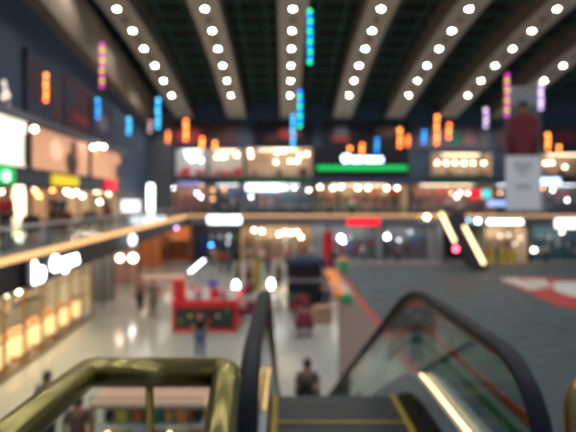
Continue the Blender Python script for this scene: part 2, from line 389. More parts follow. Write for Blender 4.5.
def goods(desc, M, xs, zs, y, kinds, cols, sc=1.0, gtitle=''):
    """things standing on the shelves of a shop"""
    for zi, z in enumerate(zs):
        for xi, x in enumerate(xs):
            kd = random.choice(kinds); c = random.choice(cols)
            o = bpy.data.objects.new(kd, GOODK[kd]); COL.objects.link(o)
            o.material_slots[0].link = 'OBJECT'; o.material_slots[0].material = GOODM[c]
            s = sc*random.uniform(.85, 1.1)
            o.matrix_world = M @ Matrix.Translation((x, y, z)) @ Matrix.Rotation(random.uniform(-.3,.3), 4, 'Z') @ Matrix.Scale(s, 4)
            pos = ['bottom','middle','top'][zi] if len(zs) == 3 else (['lower','upper'][zi] if len(zs) == 2 else 'only')
            tag(o, '%s %s %s from left, %s shelf, %s' % (c, KN[kd], ORDN[xi], pos, SHORT[desc]), KN[kd].split()[0], 'goods in the ' + SHORT[desc])
def shop(desc, loc, rz, w, h, dep, wallm, panelm, lamps=(), lampm=None, shelves=(.6,1.2,1.8), kinds=('gift_box','vase','handbag'), cols=('white','red','grey','brown'), ng=4, lampr=.11, title='shop_unit', sc=1.05, counter=None, mull=True, stre=.5):
    t = thing(title, desc[0].upper()*0 + desc, 'shop', loc, rz)
    b = bm(); box(b, 0, w, dep-.08, dep, 0, h); obj('back_wall', b, wallm, t)
    for x in (0, w-.08): obj('side_wall', box(bm(), x, x+.08, 0, dep-.08, 0, h), wallm, t)
    cei = obj('shop_ceiling', box(bm(), .08, w-.08, 0, dep-.08, h-.08, h), WHITE, t)
    if panelm: obj('light_panel', box(bm(), w*.2, w*.8, dep*.35, dep*.65, h-.14, h-.09), panelm, cei)
    for sx in shelves: obj('shelf', box(bm(), .12, w-.12, dep-.5, dep-.09, sx-.05, sx), GREY, t)
    if mull:
        b = bm()
        for i in range(0, 3): box(b, i*(w-.06)/2, i*(w-.06)/2+.06, -.06, 0, 0, h-.0)
        box(b, 0.06, w-.06, -.05, -.01, h-.12, h)
        obj('shopfront_frame', b, DARK, t)
    for (lx, lz) in lamps:
        s = thing.__call__  # keep lamps as parts of the shop
        obj('lamp', ball(bm(), (lx, .25, lz), lampr, (1,1,.8), 10), lampm or G_LAMP2, t, smooth=True)
    if counter: 
        obj('counter', box(bm(), w*.15, w*.75, .35, .8, 0, .95), counter, t)
    M = Matrix.Translation(loc) @ Matrix.Rotation(rz, 4, 'Z')
    if shelves: goods(desc, M, [w*(i+.7)/(ng+.4) for i in range(ng)], list(shelves), dep-.3, list(kinds), list(cols), sc)
    return t
G_LAMP2 = glow('shop_lamp_warm', (1,.82,.6), 16)
G_LAMPO = glow('shop_lamp_orange', (1,.42,.12), 9)
G_LAMPC = glow('shop_lamp_cool', (.85,.93,1), 16)
G_LAMPCY = glow('shop_lamp_cyan', (.35,.75,1), 8)
G_LAMPR = glow('shop_lamp_red', (1,.05,.10), 22)
W_BEI = mat('shop_beige', (.55,.40,.28), .7); W_GRY = mat('shop_grey', (.28,.28,.29), .7); W_WHI = mat('shop_white', (.62,.60,.56), .7); W_DRK = mat('shop_dark', (.07,.06,.06), .7); W_TEA = mat('shop_teal', (.13,.22,.22), .6); W_ORG = mat('shop_orange', (.65,.22,.08), .6); W_PNK = mat('shop_pink', (.55,.33,.27), .6)
W4 = ('white','red','grey','brown')
def G(name, col, s): return glow(name, col, s)
PW1 = G('pw1', (1,.80,.56), 4.5); PC1 = G('pc1', (.9,.95,1), 4.0); PW2 = G('pw2', (1,.80,.55), 7); PW3 = G('pw3', (1,.66,.36), 9)
# far upper gallery shops (front at 39.5 m, between px columns)
def bx0(px, d=39.5): return (px - VX)/F*d
def bshop(desc, px0, px1, z0, h, d, *a, lamps=(), dep=2.6, **k):
    x0, x1 = bx0(px0, d), bx0(px1, d)
    L = [((lx - VX)/F*(d+.25) - x0, EYE + (VY-ly)/F*(d+.25) - z0) for lx, ly in lamps]
    return shop(desc, (x0, d, z0), 0, x1-x0-.02, h, dep, *a, lamps=L, **k)
bshop('narrow pale upper shop at the left end of the far gallery', 168, 208, GZ, 2.9, 39.7, W_PNK, PW1, lamps=[(173,188),(197,193),(201,197)], lampm=G_LAMPC, cols=('pink','white','beige'), ng=4)
bshop('dim upper shop with orange lamps on the far gallery', 208, 244, GZ, 2.9, 39.7, W_GRY, PC1, lamps=[(213,190),(224,189),(213,199)], lampm=G_LAMPO, cols=('grey','blue','white'), ng=4)
bshop('grey upper shop under the long white sign on the far gallery', 244, 314, GZ, 2.9, 39.7, W_GRY, PC1, lamps=[(251,197),(285,188),(294,188)], lampm=G_LAMPC, cols=('grey','white','pink','teal'), ng=7)
bshop('cluttered upper shop with a row of bulbs below the green bar sign', 314, 408, GZ, 2.9, 39.7, W_BEI, PW1, lamps=[(320,187),(333,188),(341,187),(358,188),(368,188),(387,188),(397,188)], lampm=G_LAMP2, cols=('red','pink','green','brown','white','black'), ng=9, kinds=('folded_shirt','handbag','gift_box'), lampr=.15)
bshop('busy upper shop with bright panels right of the green bar sign', 408, 496, GZ, 2.9, 39.7, W_PNK, PW1, lamps=[(452,193),(460,193),(468,193),(457,197)], lampm=G_LAMP2, cols=('red','pink','white','brown','grey'), ng=9, kinds=('folded_shirt','gift_box'))
bshop('upper shop hidden partly behind the hanging banner', 496, 548, GZ, 2.9, 39.7, W_GRY, PC1, lamps=[(500,193),(543,188)], lampm=G_LAMPO, cols=('blue','grey','teal'), ng=5)
bshop('upper shop at the right end of the far gallery', 548, 600, GZ, 2.9, 39.7, W_GRY, PC1, lamps=[(553,190),(567,200),(560,182)], lampm=G_LAMPC, cols=('white','grey','red'), ng=5)
# third tier: lit display windows, boxes on the far wall
def bdisplay(desc, px0, px1, py0, py1, wallm, panelm, lamps=(), lampm=None, cols=W4, **k):
    d = 38.9; z0 = EYE + (VY-py1)/F*d; h = (py1-py0)/F*d
    return bshop(desc, px0, px1, z0, h, d, wallm, panelm, lamps=lamps, lampm=lampm, dep=.7, shelves=(.12,), ng=5, cols=cols, kinds=('folded_shirt','handbag','vase'), sc=1.4, title='display_window', mull=False, **k)
bdisplay('bluish white display window left of the central bulbs on the far wall', 176, 206, 149, 177, W_WHI, PC1, [(188,156),(196,158),(201,160),(192,160)], G_LAMPC, ('red','blue','white'))
bdisplay('display window with three warm lamps beside the bluish one', 209, 243, 149, 177, W_WHI, PW1, [(217,157),(224,157),(237,155)], G_LAMP2, ('red','brown'))
bdisplay('large display window with many warm lamps below the central rib', 246, 312, 148, 177, W_BEI, PW1, [(250,151),(251,156),(277,152),(284,151),(276,162),(290,161),(297,161),(307,154),(300,156)], G_LAMP2, ('beige','brown','black'))
bdisplay('beige display window with a row of small bulbs right of the green bar sign', 432, 492, 153, 176, W_BEI, PW1, [(437,163),(446,163),(455,163),(464,163),(473,163),(484,163)], G_LAMP2, ('beige','brown'))
bdisplay('beige display window at the right edge beyond the hanging banner', 540, 592, 153, 176, W_BEI, PW1, [(546,163),(552,163),(565,167)], G_LAMP2, ('beige','brown'))
# far ground floor shops (front at 38 m)
bshop('dim ground floor shop under the white lettered sign', 192, 240, 0, 3.3, 38, W_DRK, PC1, lamps=[(229,236),(228,243)], lampm=G('lamp_soft',(.9,.95,1),3), cols=('grey','green','blue','white'), ng=5)
bshop('warm beige ground floor shop with a bright lamp cluster in the centre', 240, 312, 0, 3.3, 38, W_BEI, PW2, lamps=[(279,234),(285,232),(291,233),(297,232),(301,237),(254,230),(262,231)], lampm=G_LAMP2, cols=('beige','brown','pink','white'), ng=7, lampr=.14)
bshop('ground floor shop with mixed goods under the red sign', 325, 383, 0, 3.3, 38, W_GRY, PC1, lamps=[(341,238),(343,241)], lampm=G_LAMPC, cols=('grey','white','red','blue','green'), ng=7, lampr=.17)
bshop('grey ground floor shop left of the far escalator', 383, 436, 0, 3.3, 38, W_GRY, PC1, lamps=[(387,234),(410,232),(399,240)], lampm=G('lamp_soft2',(.85,.88,1),6), cols=('grey','white','black','blue'), ng=6)
bshop('bright ground floor shop under the long white sign on the right', 484, 528, 0, 3.3, 38, W_WHI, PW3, lamps=[(500,236),(508,235),(515,244),(520,238)], lampm=G('lamp_soft3',(1,.9,.75),4), cols=('white','beige','pink'), ng=5, counter=GOODM['yellow'])
bshop('teal ground floor shop at the right edge under the white end sign', 530, 600, 0, 3.3, 38, W_TEA, PC1, lamps=[(534,250),(562,232)], lampm=G_LAMP2, cols=('teal','white','grey'), ng=7)
for px0, px1 in ((312,325),(436,441)):
    struct('trim_%d' % (50+px0//100), box(bm(), bx0(px0,38), bx0(px1,38), 37.6, 38.4, 0, 3.4), mat('pillar_grey', (.22,.25,.28), .6))
# signs on the far gallery and under it
def bsign(px0, px1, py0, py1, d, board, label, letters=None, lm=None, fill=.95):
    a, c = at(px0,py0,d), at(px1,py1,d); h = a.z-c.z
    t = sign('shop_sign', label, 'sign', ((a.x+c.x)/2, d, (a.z+c.z)/2), 0, c.x-a.x, h, board)
    if letters:
        me = textmesh(letters, h*1.1, .02); o = obj('lettering', me, lm, t)
        xs = [v.co.x for v in me.vertices]; s = (c.x-a.x)*fill/(max(xs)-min(xs))
        o.scale = (s, 1, 1); o.location = (0, -.09, 0)
    return t
bsign(207, 242, 215, 225, 35.9, W_GRY, 'white glowing lettered sign hanging under the left end of the far gallery', 'OCEANOGO', glow('sgn1',(.85,.92,1),6))
bsign(246, 281, 184, 190.5, 39.3, G_WHITE2, 'long white glowing sign on the far upper gallery left of centre')
bsign(258, 291, 219, 225, 37.7, DARK, 'dark unlit sign over the warm beige ground floor shop')
bsign(347, 380, 219, 225.5, 35.9, glow('signred2',(1,.006,.03),1.1), 'bright red sign under the centre of the far gallery')
bsign(486, 523, 217.5, 225, 35.9, W_GRY, 'long white lettered sign right of the far escalator', 'ooooooo', glow('sgn2',(.85,.92,1),7))
bsign(556, 590, 219, 228, 35.9, glow('sgn3',(.95,.95,1),3), 'white sign at the right edge under the far gallery')
bsign(538, 560, 178.5, 184, 39.2, glow('sgn4',(.5,.75,1),3.4), 'small bluish white sign on the right upper gallery beyond the banner')
bsign(488, 512, 201, 206, 36.6, glow('sgn5',(.3,.45,1),1.6), 'small blue sign by the railing left of the banner foot')
bsign(470, 481, 190, 198, 39.0, G_RED, 'small red lit sign on the busy upper shop')
bsign(482, 490, 190, 198, 39.0, glow('sgn6',(.05,.7,.7),1.0), 'small teal lit sign beside the small red one')
bsign(225, 312, 178.5, 182, 39.2, mat('dim_green',(.03,.16,.06),.5), 'dim green band over the grey upper shop')
bsign(432, 492, 180, 183, 39.2, mat('dim_green',(.03,.16,.06),.5), 'dim green band over the busy upper shop')
bsign(178, 200, 182, 186, 39.0, glow('sgn7',(.4,.4,.9),.35), 'dim violet sign at the left end of the far gallery')
# small lamps on the fascia of the far gallery
def pendant(px, py, d, r, m, label, zc, group=None, elong=1.0, name='pendant_lamp', cat='lamp'):
    p = at(px, py, d)
    t = thing(name, label, cat, p, 0, group)
    obj('cord', tube(bm(), [(0,0,r*elong),(0,0,zc-p.z)], .012, n=6), DARK, t)
    obj('globe', ball(bm(), (0,0,0), r, (1,1,elong), 14), m, t, smooth=True)
    return t
for px, py, r, m, lb in ((427,217,.16,G_LAMP2,'warm globe lamp under the far gallery left of the far escalator'),
        (309,190,.1,G_LAMP2,'small warm globe lamp on the far gallery over the pillar'),
        (467,221,.15,G_LAMPCY,'cyan tinted globe lamp right of the far escalator'),
        (478,221,.15,G_LAMPC,'white globe lamp beside the cyan tinted one'),
        (387,237,.16,G_LAMPC,'white globe lamp between the red sign and the far escalator'),
        (211,245,.12,glow('blue_lamp',(.05,.35,1),12),'small blue lamp in the dim ground floor shop front'),
        (341,238,.2,G_LAMPC,'large white globe lamp left below the red sign'),
        (534,250,.15,G_LAMP2,'warm globe lamp low on the right before the teal shop')):
    pendant(px, py, 35.6, r, m, lb, 3.45 if py > 205 else 6.9)
pendant(236, 287, 20, .13, G_LAMPC, 'tall white lamp over the seating right of the red kiosk', 3.4, elong=2.2)
pendant(271, 284, 20.5, .12, G_LAMP2, 'warm tall lamp over the centre seating', 3.4, elong=2.0)
# left ground floor passage lamps and signs
def lamp_at(px, py, d, r, m, lb, elong=1.0, zc=3.4): return pendant(px, py, d, r, m, lb, zc, elong=elong)
y_ = 18.3; t = thing('shop_sign', 'bluish white glowing oval sign on the left gallery fascia', 'sign', (XL(y_)+.03, y_, at(131,240,y_).z), LR)
obj('bracket', box(bm(), -.05,.05,-.12,0,-.05,.05), STEEL, t); obj('light_disc', ball(bm(), (0,-.2,0), .3, (1.3,.35,.75), 16), glow('blr_white',(.75,.85,1),3.5), t, smooth=True)
lamp_at(120, 258, 24, .17, glow('pinkish',(1,.65,.5),14), 'pinkish globe lamp left of the white one below the oval fascia sign')
lamp_at(133, 258, 25, .20, glow('pink_white',(1,.85,.85),16), 'white globe lamp directly below the bluish oval fascia sign')
lamp_at(176, 228, 30, .12, glow('violet_l',(.8,.5,1),5), 'small violet lamp under the end of the left light strip')
# tall white glowing pillar sign at the left gallery corner
p = at(152, 220, 33); t = thing('pylon_sign', 'tall glowing white pylon sign at the far left corner of the gallery', 'sign', (p.x-.1, 33, GZ))
obj('base', box(bm(), -.4, .4, -.25, .25, 0, .1), STEEL, t); obj('light_column', lathe(bm(), [(.22,.1),(.24,.2),(.24,2.5),(.2,2.6)], n=20), glow('pylon',(.9,.95,1),4.5), t, smooth=True)
p = at(131,206,30); 
sign('shop_sign', 'soft white sign low beside the glowing pylon', 'sign', (at(131,206,30).x, 30, at(131,206,30).z), LR*.3, 1.2, .8, G('softw',(.85,.9,1),1.5))

CL0 = mat('cafe_dark_wood', (.05,.025,.015), .5); CHR = mat('chair_dark_red', (.14,.02,.015), .6); CHB = mat('chair_dark_brown', (.06,.035,.025), .6)
# left upper level shops behind the railing
def lshop(desc, px0, px1, wallm, panelm, lamps=(), lampm=None, **k):
    ya, yb_ = left_at(px0), left_at(px1); w = (yb_-ya)*math.sqrt(1+.0727**2)
    L = []
    for lx, ly in lamps:
        yy = left_at(lx); L.append((((yy-ya)*math.sqrt(1+.0727**2)), EYE+(VY-ly)/F*yy-GZ))
    return shop(desc, (XW(ya), ya, GZ), LR, w-.02, 2.02, 2.6, wallm, panelm, lamps=L, lampm=lampm, shelves=(.5,1.1), **k)
lshop('nearest upper left shop with a bright standing light', -40, 30, W_BEI, PW2, [(8,192)], G_LAMP2, cols=('red','brown','black'), ng=6)
lshop('upper left shop below the yellow sign', 30, 62, W_BEI, PW2, [(33,192),(42,192),(45,196),(58,190)], G_LAMPO, cols=('orange','brown','beige'), ng=6, lampr=.1)
lshop('upper left shop with glowing orange shelves', 62, 92, W_BEI, PW2, [(66,193),(72,192),(77,194),(82,192),(87,196)], G_LAMP2, cols=('orange','brown','white'), ng=6, lampr=.11)
lshop('farthest upper left shop below the red sign', 92, 120, W_BEI, PW2, [(95,193),(104,202),(94,205),(112,194)], G_LAMP2, cols=('brown','beige'), ng=6, lampr=.12)
y = left_at(19, 1); t = thing('floor_lamp', 'tall warm glowing column lamp before the nearest upper left shop', 'lamp', (XW(y)+1, y, GZ))
obj('base', lathe(bm(), [(.25,0),(.25,.05)], n=16), DARK, t); obj('lamp_shade', lathe(bm(), [(.15,.05),(.19,.3),(.19,1.6),(.15,1.9)], n=16), glow('colwarm',(1,.80,.5),3.0), t, smooth=True)
for i, (px, py) in enumerate(((33,129),(92,147),(98,146),(103,147))):
    y = left_at(px, .5); p = at(px, py, y)
    t = thing('spotlight', ['small warm spotlight on the ledge over the beige figure poster','first of three clustered spotlights over the far beige poster','second of three clustered spotlights over the far beige poster','third and farthest of the clustered spotlights over the far beige poster'][i], 'spotlight', p, LR)
    obj('bracket', box(bm(), -.02,.02,0,.5,-.02,.02), DARK, t); obj('lamp_head', ball(bm(), (0,-.05,0), .1, (1,1,1), 12), G_LAMP2, t, smooth=True)

for i, (px, off_) in enumerate(((10,2.2),(48,2.5),(78,2.2),(100,2.2))):
    y = left_at(px, off_)
    t = thing('cafe_table', 'dark square cafe table, %s on the left gallery' % ['nearest','second nearest','third nearest','farthest'][i], 'table', (XW(y)+off_, y, GZ), LR, 'cafe tables on the left gallery')
    obj('table_top', box(bm(), -.4,.4,-.4,.4,.72,.76), CL0, t); obj('pedestal', lathe(bm(), [(.25,0),(.25,.03),(.04,.06),(.04,.72)], n=12), DARK, t)
    for j, dx in enumerate((-.75, .75)):
        c = thing('cafe_chair', 'dark cafe chair on the %s side of the %s left gallery table' % (['near','far'][j], ['nearest','second nearest','third nearest','farthest'][i]), 'chair', (XW(y)+off_, y+dx, GZ), LR + (PI/2 if dx > 0 else -PI/2) , 'cafe chairs on the left gallery')
        obj('seat', box(bm(), -.21,.21,-.21,.21,.43,.47), [CHR, CHB][(i+j)%2], c); obj('backrest', box(bm(), -.21,.21,-.22,-.18,.47,.92), [CHR, CHB][(i+j)%2], c)
        for sx in (-.18,.18):
            for sy in (-.18,.18): obj('leg', box(bm(), sx-.015,sx+.015,sy-.015,sy+.015,0,.43), DARK, c)
# left ground floor: recessed shops facing the hall
XG = lambda y: -8.4 - .0727*(y - 12.8)
def gy(px): return (8.4 - .0727*12.8)/((VX-px)/F - .0727)
def gshop(desc, ya, yb_, wallm, panelm, **k):
    w = (yb_-ya)*math.sqrt(1+.0727**2)
    return shop(desc, (XG(ya), ya, 0), LR, w-.02, 3.35, 2.4, wallm, panelm, **k), w
t, w = gshop('large warm jewellery shop with glowing windows on the left ground floor', 9.5, gy(91), W_WHI, glow('pw4', (1,.70,.42), 30), lamps=[(3.6,2.35),(4.3,2.4),(5.1,2.35),(6.3,2.5),(7.6,2.5),(8.4,2.45)], lampm=G_LAMP2, lampr=.07, cols=('brown','beige','white','black'), ng=9, shelves=(1.0,1.7,2.4), mull=False)
b = bm(); n = 9
for i in range(n+1): box(b, i*(w-.1)/n, i*(w-.1)/n+.07, -.1, -.02, 0, 3.3)
box(b, 0, w, -.09, -.03, 3.2, 3.3); box(b, 0, w, -.09, -.03, 1.15, 1.22); box(b, 0, w, -.09, -.03, 2.2, 2.26); box(b,0,w,-.09,-.03,0,.12)
obj('shopfront_frame', b, mat('gold_brown_frame', (.30,.17,.07), .4, metal=.4), t)
obj('glass_panel', box(bm(), .07, w-.07, -.07, -.055, .12, 3.2), GLASS, t)
M = Matrix.Translation((XG(9.5), 9.5, 0)) @ Matrix.Rotation(LR, 4, 'Z')
cab0 = None
for i in range(n):
    c = thing('display_case', 'warm glowing display case, %s from the near end inside the jewellery shop window' % ORDN[i], 'display case', (0,0,0), 0, 'display cases in the jewellery shop window')
    c.matrix_world = M @ Matrix.Translation(((i+.5)*w/n, .45, 0))
    if cab0 is None:
        cab0 = [obj('case_body', box(bm(), -.38,.38,-.2,.2,0,.22), WOOD, c),
                obj('lightbox', box(bm(), -.34,.34,-.18,.18,.22,.98), glow('casebox',(1,.62,.28),1.7), c),
                obj('case_top', box(bm(), -.4,.4,-.22,.22,.98,1.03), WOOD, c)]
    else:
        for s in cab0:
            q = s.copy(); COL.objects.link(q); q.parent = c
gshop('cool glass shopfront beside the jewellery shop', gy(91), gy(113), W_GRY, PW2, cols=('grey','white','teal'), ng=5)
gshop('pink ground floor shop deep under the left gallery', gy(113), gy(138), W_PNK, PW1, cols=('pink','white','brown'), ng=6)
gshop('orange ground floor shop at the far left corner', gy(138), 36.2, W_ORG, PW2, cols=('orange','beige','brown'), ng=5)
p0 = at(168, 262, 37.4)
bshop('orange fronted shop at the far left under the strip corner', 152, 191, 0, 3.3, 37.6, W_ORG, PW2, cols=('orange','beige','brown'), ng=4)
t = thing('display_table', 'low peach display table before the orange far shops', 'table', (at(163,290,26).x, 26, 0), .2)
obj('table_top', box(bm(), -1.3,1.3,-.6,.6,.8,.88), W_PNK, t, bevel=.02)
for sx in (-1.2,1.2):
    for sy in (-.5,.5): obj('leg', box(bm(), sx-.04,sx+.04,sy-.04,sy+.04,0,.8), WOOD, t)

# soffit lights under the galleries
for (x, y, z, sx, sy, e, c) in ((-7.3,12,3.3,1.2,8,140,(1,.78,.5)), (-8,26,3.3,1.2,10,60,(1,.85,.7)), (6,37.0,3.3,22,.8,170,(1,.92,.82)), (8,37.8,6.8,22,.8,70,(1,.95,.9)), (-9.2,20,6.0,1,14,50,(1,.8,.6))):
    l = bpy.data.lights.new('soffit_light', 'AREA'); l.shape = 'RECTANGLE'; l.size = sx; l.size_y = sy; l.energy = e; l.color = c
    o = bpy.data.objects.new('soffit_light', l); COL.objects.link(o); o.location = (x,y,z)

# ------------------------------------------------------------------ floor coverings
def gp(px, py): d = EYE*F/(py-VY); return Vector(((px-VX)/F*d, d, 0))
o = obj('event_floor', box(bm(), 4.25, 32, 9.5, 36.4, 0, .012), GREYFLOOR); tag(o, 'large dark grey event floor covering on the right of the hall', 'carpet')
b = bm(); box(b, 3.98, 4.25, 9.5, 36.65, 0, .014); box(b, 4.25, 32, 36.4, 36.65, 0, .014)
o = obj('floor_border', b, REDFLOOR); tag(o, 'red border strip around the dark grey event floor', 'border strip')
pts = [gp(338,292), gp(351,292), gp(389,338), gp(346,392), gp(338,400)]
o = obj('floor_mat', prism(bm(), pts, (0,0,.01)), BROWN); tag(o, 'dark brown mat beside the red border below the escalator', 'mat')
t = thing('floor_graphic', 'red floor graphic with white patches on the grey event floor', 'floor graphic', (0,0,.012))
pts = [gp(498,279), gp(530,277), gp(600,281), gp(600,313), gp(560,306), gp(525,292)]
rpan = obj('red_panel', prism(bm(), pts, (0,0,.006)), REDFLOOR, t)
P_FW = mat('floor_white', (.45,.48,.46), .4)
for poly in ([(500,279),(516,278),(545,289),(530,290)], [(522,279),(545,280),(552,288),(540,286)], [(552,282),(585,282),(590,300),(570,296),(555,291)]):
    b = prism(bm(), [gp(*q)+Vector((0,0,.006)) for q in poly], (0,0,.003)); obj('white_patch', b, P_FW, rpan)

# ------------------------------------------------------------------ upper floor, brass rails, escalator
struct('floor_landing', prism(bm(), [(-.66,-5,3.6),(4,-5,3.6),(4,1.32,3.6),(.95,1.32,3.6),(.95,1.9,3.6),(-.2,1.9,3.6),(-.2,1.32,3.6),(-.66,1.32,3.6)], (0,0,.4)), GREY)
RZ = 4.885
t = thing('brass_railing', 'thick aged brass railing turning a corner in the left foreground', 'railing', (-.6, 1.33, GZ))
def arc(c, r, a0, a1, n, plane):
    out = []
    for i in range(n+1):
        a = a0 + (a1-a0)*i/n
        u, v = r*math.cos(a), r*math.sin(a)
        out.append(Vector(c) + (Vector((u,v,0)) if plane == 'xy' else Vector((0,u,v))))
    return out
pts = [Vector((-.63,.2,RZ)), Vector((-.585,1.28,RZ))] + arc((-.555,1.285,RZ), .03, PI, PI/2, 4, 'xy') + [Vector((-.20,1.315,RZ))] + arc((-.20,1.28,RZ), .035, PI/2, 0, 4, 'xy') + [Vector((-.165,1.22,RZ-.015)), Vector((-.165,1.08,RZ-.10)), Vector((-.165,1.0,RZ-.2)), Vector((-.165,.97,RZ-.3)), Vector((-.165,.97,4.0))]
off = Vector((-.6,1.33,GZ))
obj('handrail', tube(bm(), [p-off for p in pts], .042, n=20, side=Vector((0,0,1))), BRASS, t, smooth=True)
obj('post', lathe(bm(), [(.012,0),(.012,RZ-GZ)], .2, -.02, 0, 12), GOLD, t, smooth=True)
obj('corner_post', box(bm(), .385,.445,-.09,-.04,0,RZ-GZ-.03), GOLD, t, bevel=.008)
obj('post', lathe(bm(), [(.012,0),(.012,RZ-GZ)], -.03, -.7, 0, 12), GOLD, t, smooth=True)
obj('glass_panel', box(bm(), .02,.36,-.025,-.015,.08,RZ-GZ-.07), GLASS, t)
gp_ = bm(); prism(gp_, [(-.035,-.75,.08),(-.003,-.1,.08),(-.003,-.1,RZ-GZ-.07),(-.035,-.75,RZ-GZ-.07)], (.01,0,0)); obj('glass_panel', gp_, GLASS, t)
t = thing('brass_railing', 'short brass rail end at the bottom right corner', 'railing', (.955, 1.45, GZ))
RR = 4.80
pts = [Vector((0,0,0)), Vector((0,0,RR-GZ-.08))] + [Vector((.08-.08*math.cos(a), 0, RR-GZ-.08+.08*math.sin(a))) for a in (PI/6,PI/3,PI/2)] + [Vector((1.6,0,RR-GZ))]
obj('handrail', tube(bm(), pts, .032, n=16, side=Vector((0,1,0))), mat('worn_gold', (.40,.27,.09), .35, metal=.8), t, smooth=True)
obj('post', lathe(bm(), [(.015,0),(.015,RR-GZ)], .6, 0, 0, 12), GOLD, t, smooth=True)
struct('floor_landing_right', box(bm(), .96, 3.4, 1.32, 1.55, 3.6, 4.0), GREY)

ESL = math.tan(math.radians(30))
def hr_path(zoff, ystart=1.7, y_bend=2.84, yend=10.4):
    """profile of the escalator side: level, then 30 degrees down, level at the bottom"""
    pts = []
    def z(y):
        s = .28
        if y < y_bend - s: return 0
        if y < y_bend + s: return -ESL*((y-(y_bend-s))**2)/(4*s)
        e = y_bend + 4.0/ESL
        if y < e - s: return -ESL*(y-y_bend)
        if y < e + s: return -4.0 + ESL*((e+s-y)**2)/(4*s)
        return -4.0
    y = ystart
    while y < yend + 1e-6:
        pts.append((y, zoff + z(y))); y += .15
    return pts
esc = thing('escalator', 'escalator with black handrails and glass sides going down from the foreground', 'escalator', (.35, 2.0, GZ))
EO = Vector((.35, 2.0, GZ))
def ep(x, y, z): return Vector((x,y,z)) - EO
HZ = EYE - .565
for nm, X, sgn in (('left', -.12, -1), ('right', .835, 1)):
    hp = hr_path(HZ)
    loop = [(1.7 - .3*math.sin(a), HZ - .3 + .3*math.cos(a)) for a in [PI*i/12 for i in range(12, 0, -1)]]
    path = [(1.95, HZ-.6)] + loop + hp
    end = hp[-1]
    path += [(end[0] + .28*math.sin(a), end[1] - .28 + .28*math.cos(a)) for a in [PI*i/10 for i in range(1, 11)]]
    hrail = obj('handrail', tube(bm(), [ep(X,y,z) for y, z in path], .036, .021, n=14), BLACK, esc, smooth=True)
    ins = [(1.7 - .265*math.sin(a), HZ - .3 + .265*math.cos(a)) for a in [PI*i/12 for i in range(12, 0, -1)]]
    obj('handrail_guide', tube(bm(), [ep(X,y,z) for y, z in ins + [(y, z-.035) for y, z in hp]], .018, .014, n=8), BRONZE, hrail, smooth=True)
    # glass side
    low = hr_path(EYE-1.03, ystart=1.55, y_bend=2.75)
    top = [(y, z-.04) for y, z in hp]
    poly = [(1.5, EYE-1.03)] + low[1:] + [q for q in top[::-1]] + [(1.48, HZ-.12), (1.41, HZ-.3)]
    b = bm(); prism(b, [ep(X-.005, y, z) for y, z in poly], (.010,0,0)); bmesh.ops.triangulate(b, faces=b.faces)
    gside = obj('glass_side', b, ESCGLASS, esc)
    # skirt: bluish upper deck, dark lower band, floor-side cladding
    lowp = hr_path(0, ystart=1.3, y_bend=2.75)
    def band(z0, z1, x0, x1):
        b = bm()
        prism(b, [ep(x0,y,EYE+z0+z) for y, z in lowp] + [ep(x0,y,EYE+z1+z) for y, z in lowp[::-1]], (x1-x0,0,0)); bmesh.ops.triangulate(b, faces=b.faces)
        return b
    xi = X - sgn*.035; xo = X + sgn*.10
    a_, c_ = min(xi,xo), max(xi,xo)
    deck = obj('side_deck', band(-1.17, -1.045, a_, c_), BLUEMETAL, esc)
    xi2 = X - sgn*.03
    obj('skirt', band(-1.75, -1.17, min(xi2,xo-sgn*.02), max(xi2,xo-sgn*.02)), BLACK, esc)
    ls = hr_path(EYE-1.022, ystart=1.55, y_bend=2.75)
    if sgn > 0: ls = [q for q in ls if q[0] < 2.72]
    else: ls = [q for q in ls if 2.1 < q[0] < 2.9]
    obj('skirt_light', tube(bm(), [ep(X-sgn*.024,y,z) for y, z in ls], .009, .009, n=8), glow('skirt_led_'+nm, (1,.72,.36) if sgn>0 else (1,.62,.18), 2.6 if sgn>0 else .6), deck)
    if sgn > 0:                            # reflection in the glass, painted as coloured stripes along it
        for zo, hw, m in ((-.765,.022,mat('reflection_red',(.95,.12,.06),.5)), (-.805,.018,mat('reflection_white',(.7,.72,.68),.5)), (-.845,.022,mat('reflection_green',(.07,.34,.11),.5))):
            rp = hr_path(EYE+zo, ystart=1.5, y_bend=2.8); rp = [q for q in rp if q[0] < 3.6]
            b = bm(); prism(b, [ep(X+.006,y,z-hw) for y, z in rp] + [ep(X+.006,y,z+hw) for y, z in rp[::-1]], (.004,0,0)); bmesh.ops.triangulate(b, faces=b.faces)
            obj('reflection_stripe', b, m, gside)
# steps
obj('comb_plate', box(bm(), -.10-.35, .80-.35, 1.85-2.0, 2.36-2.0, -.06, .0), STEEL, esc)
X0, X1 = -.08-.35, .795-.35
stp = None
def stepmesh():
    b = bm(); box(b, X0, X1, 0, .40, -.22, -.012)
    for i in range(22):
        x = X0 + .05 + i*(X1-X0-.1)/22; box(b, x, x+.018, 0.03, .39, -.012, 0)
    return b
ys = [2.36, 2.76]; k = 0
y = 2.36; z = 0.0
i = 0
while z > -4.0 + .05 and i < 20:
    if stp is None:
        stp = obj('step', stepmesh(), STEPM, esc)
        b = bm(); box(b, X0, X1, 0, .02, .0, .004); box(b, X0, X0+.035, .02, .40, .0, .004); box(b, X1-.035, X1, .02, .40, .0, .004)
        lin = obj('yellow_line', b, YEL, stp); s_, l_ = stp, lin
    else:
        s_ = stp.copy(); COL.objects.link(s_); l_ = lin.copy(); COL.objects.link(l_); l_.parent = s_
    s_.parent = esc; s_.location = (0, y - 2.0, z)
    y += .40
    if i >= 1: z -= .2309
    i += 1
obj('truss', prism(bm(), [ep(-.18,2.2,3.35),ep(-.18,3.0,3.35),ep(-.18,9.7,-.0),ep(-.18,8.2,0),ep(-.18,2.2,2.9)], (1.06,0,0)), GREY, esc)

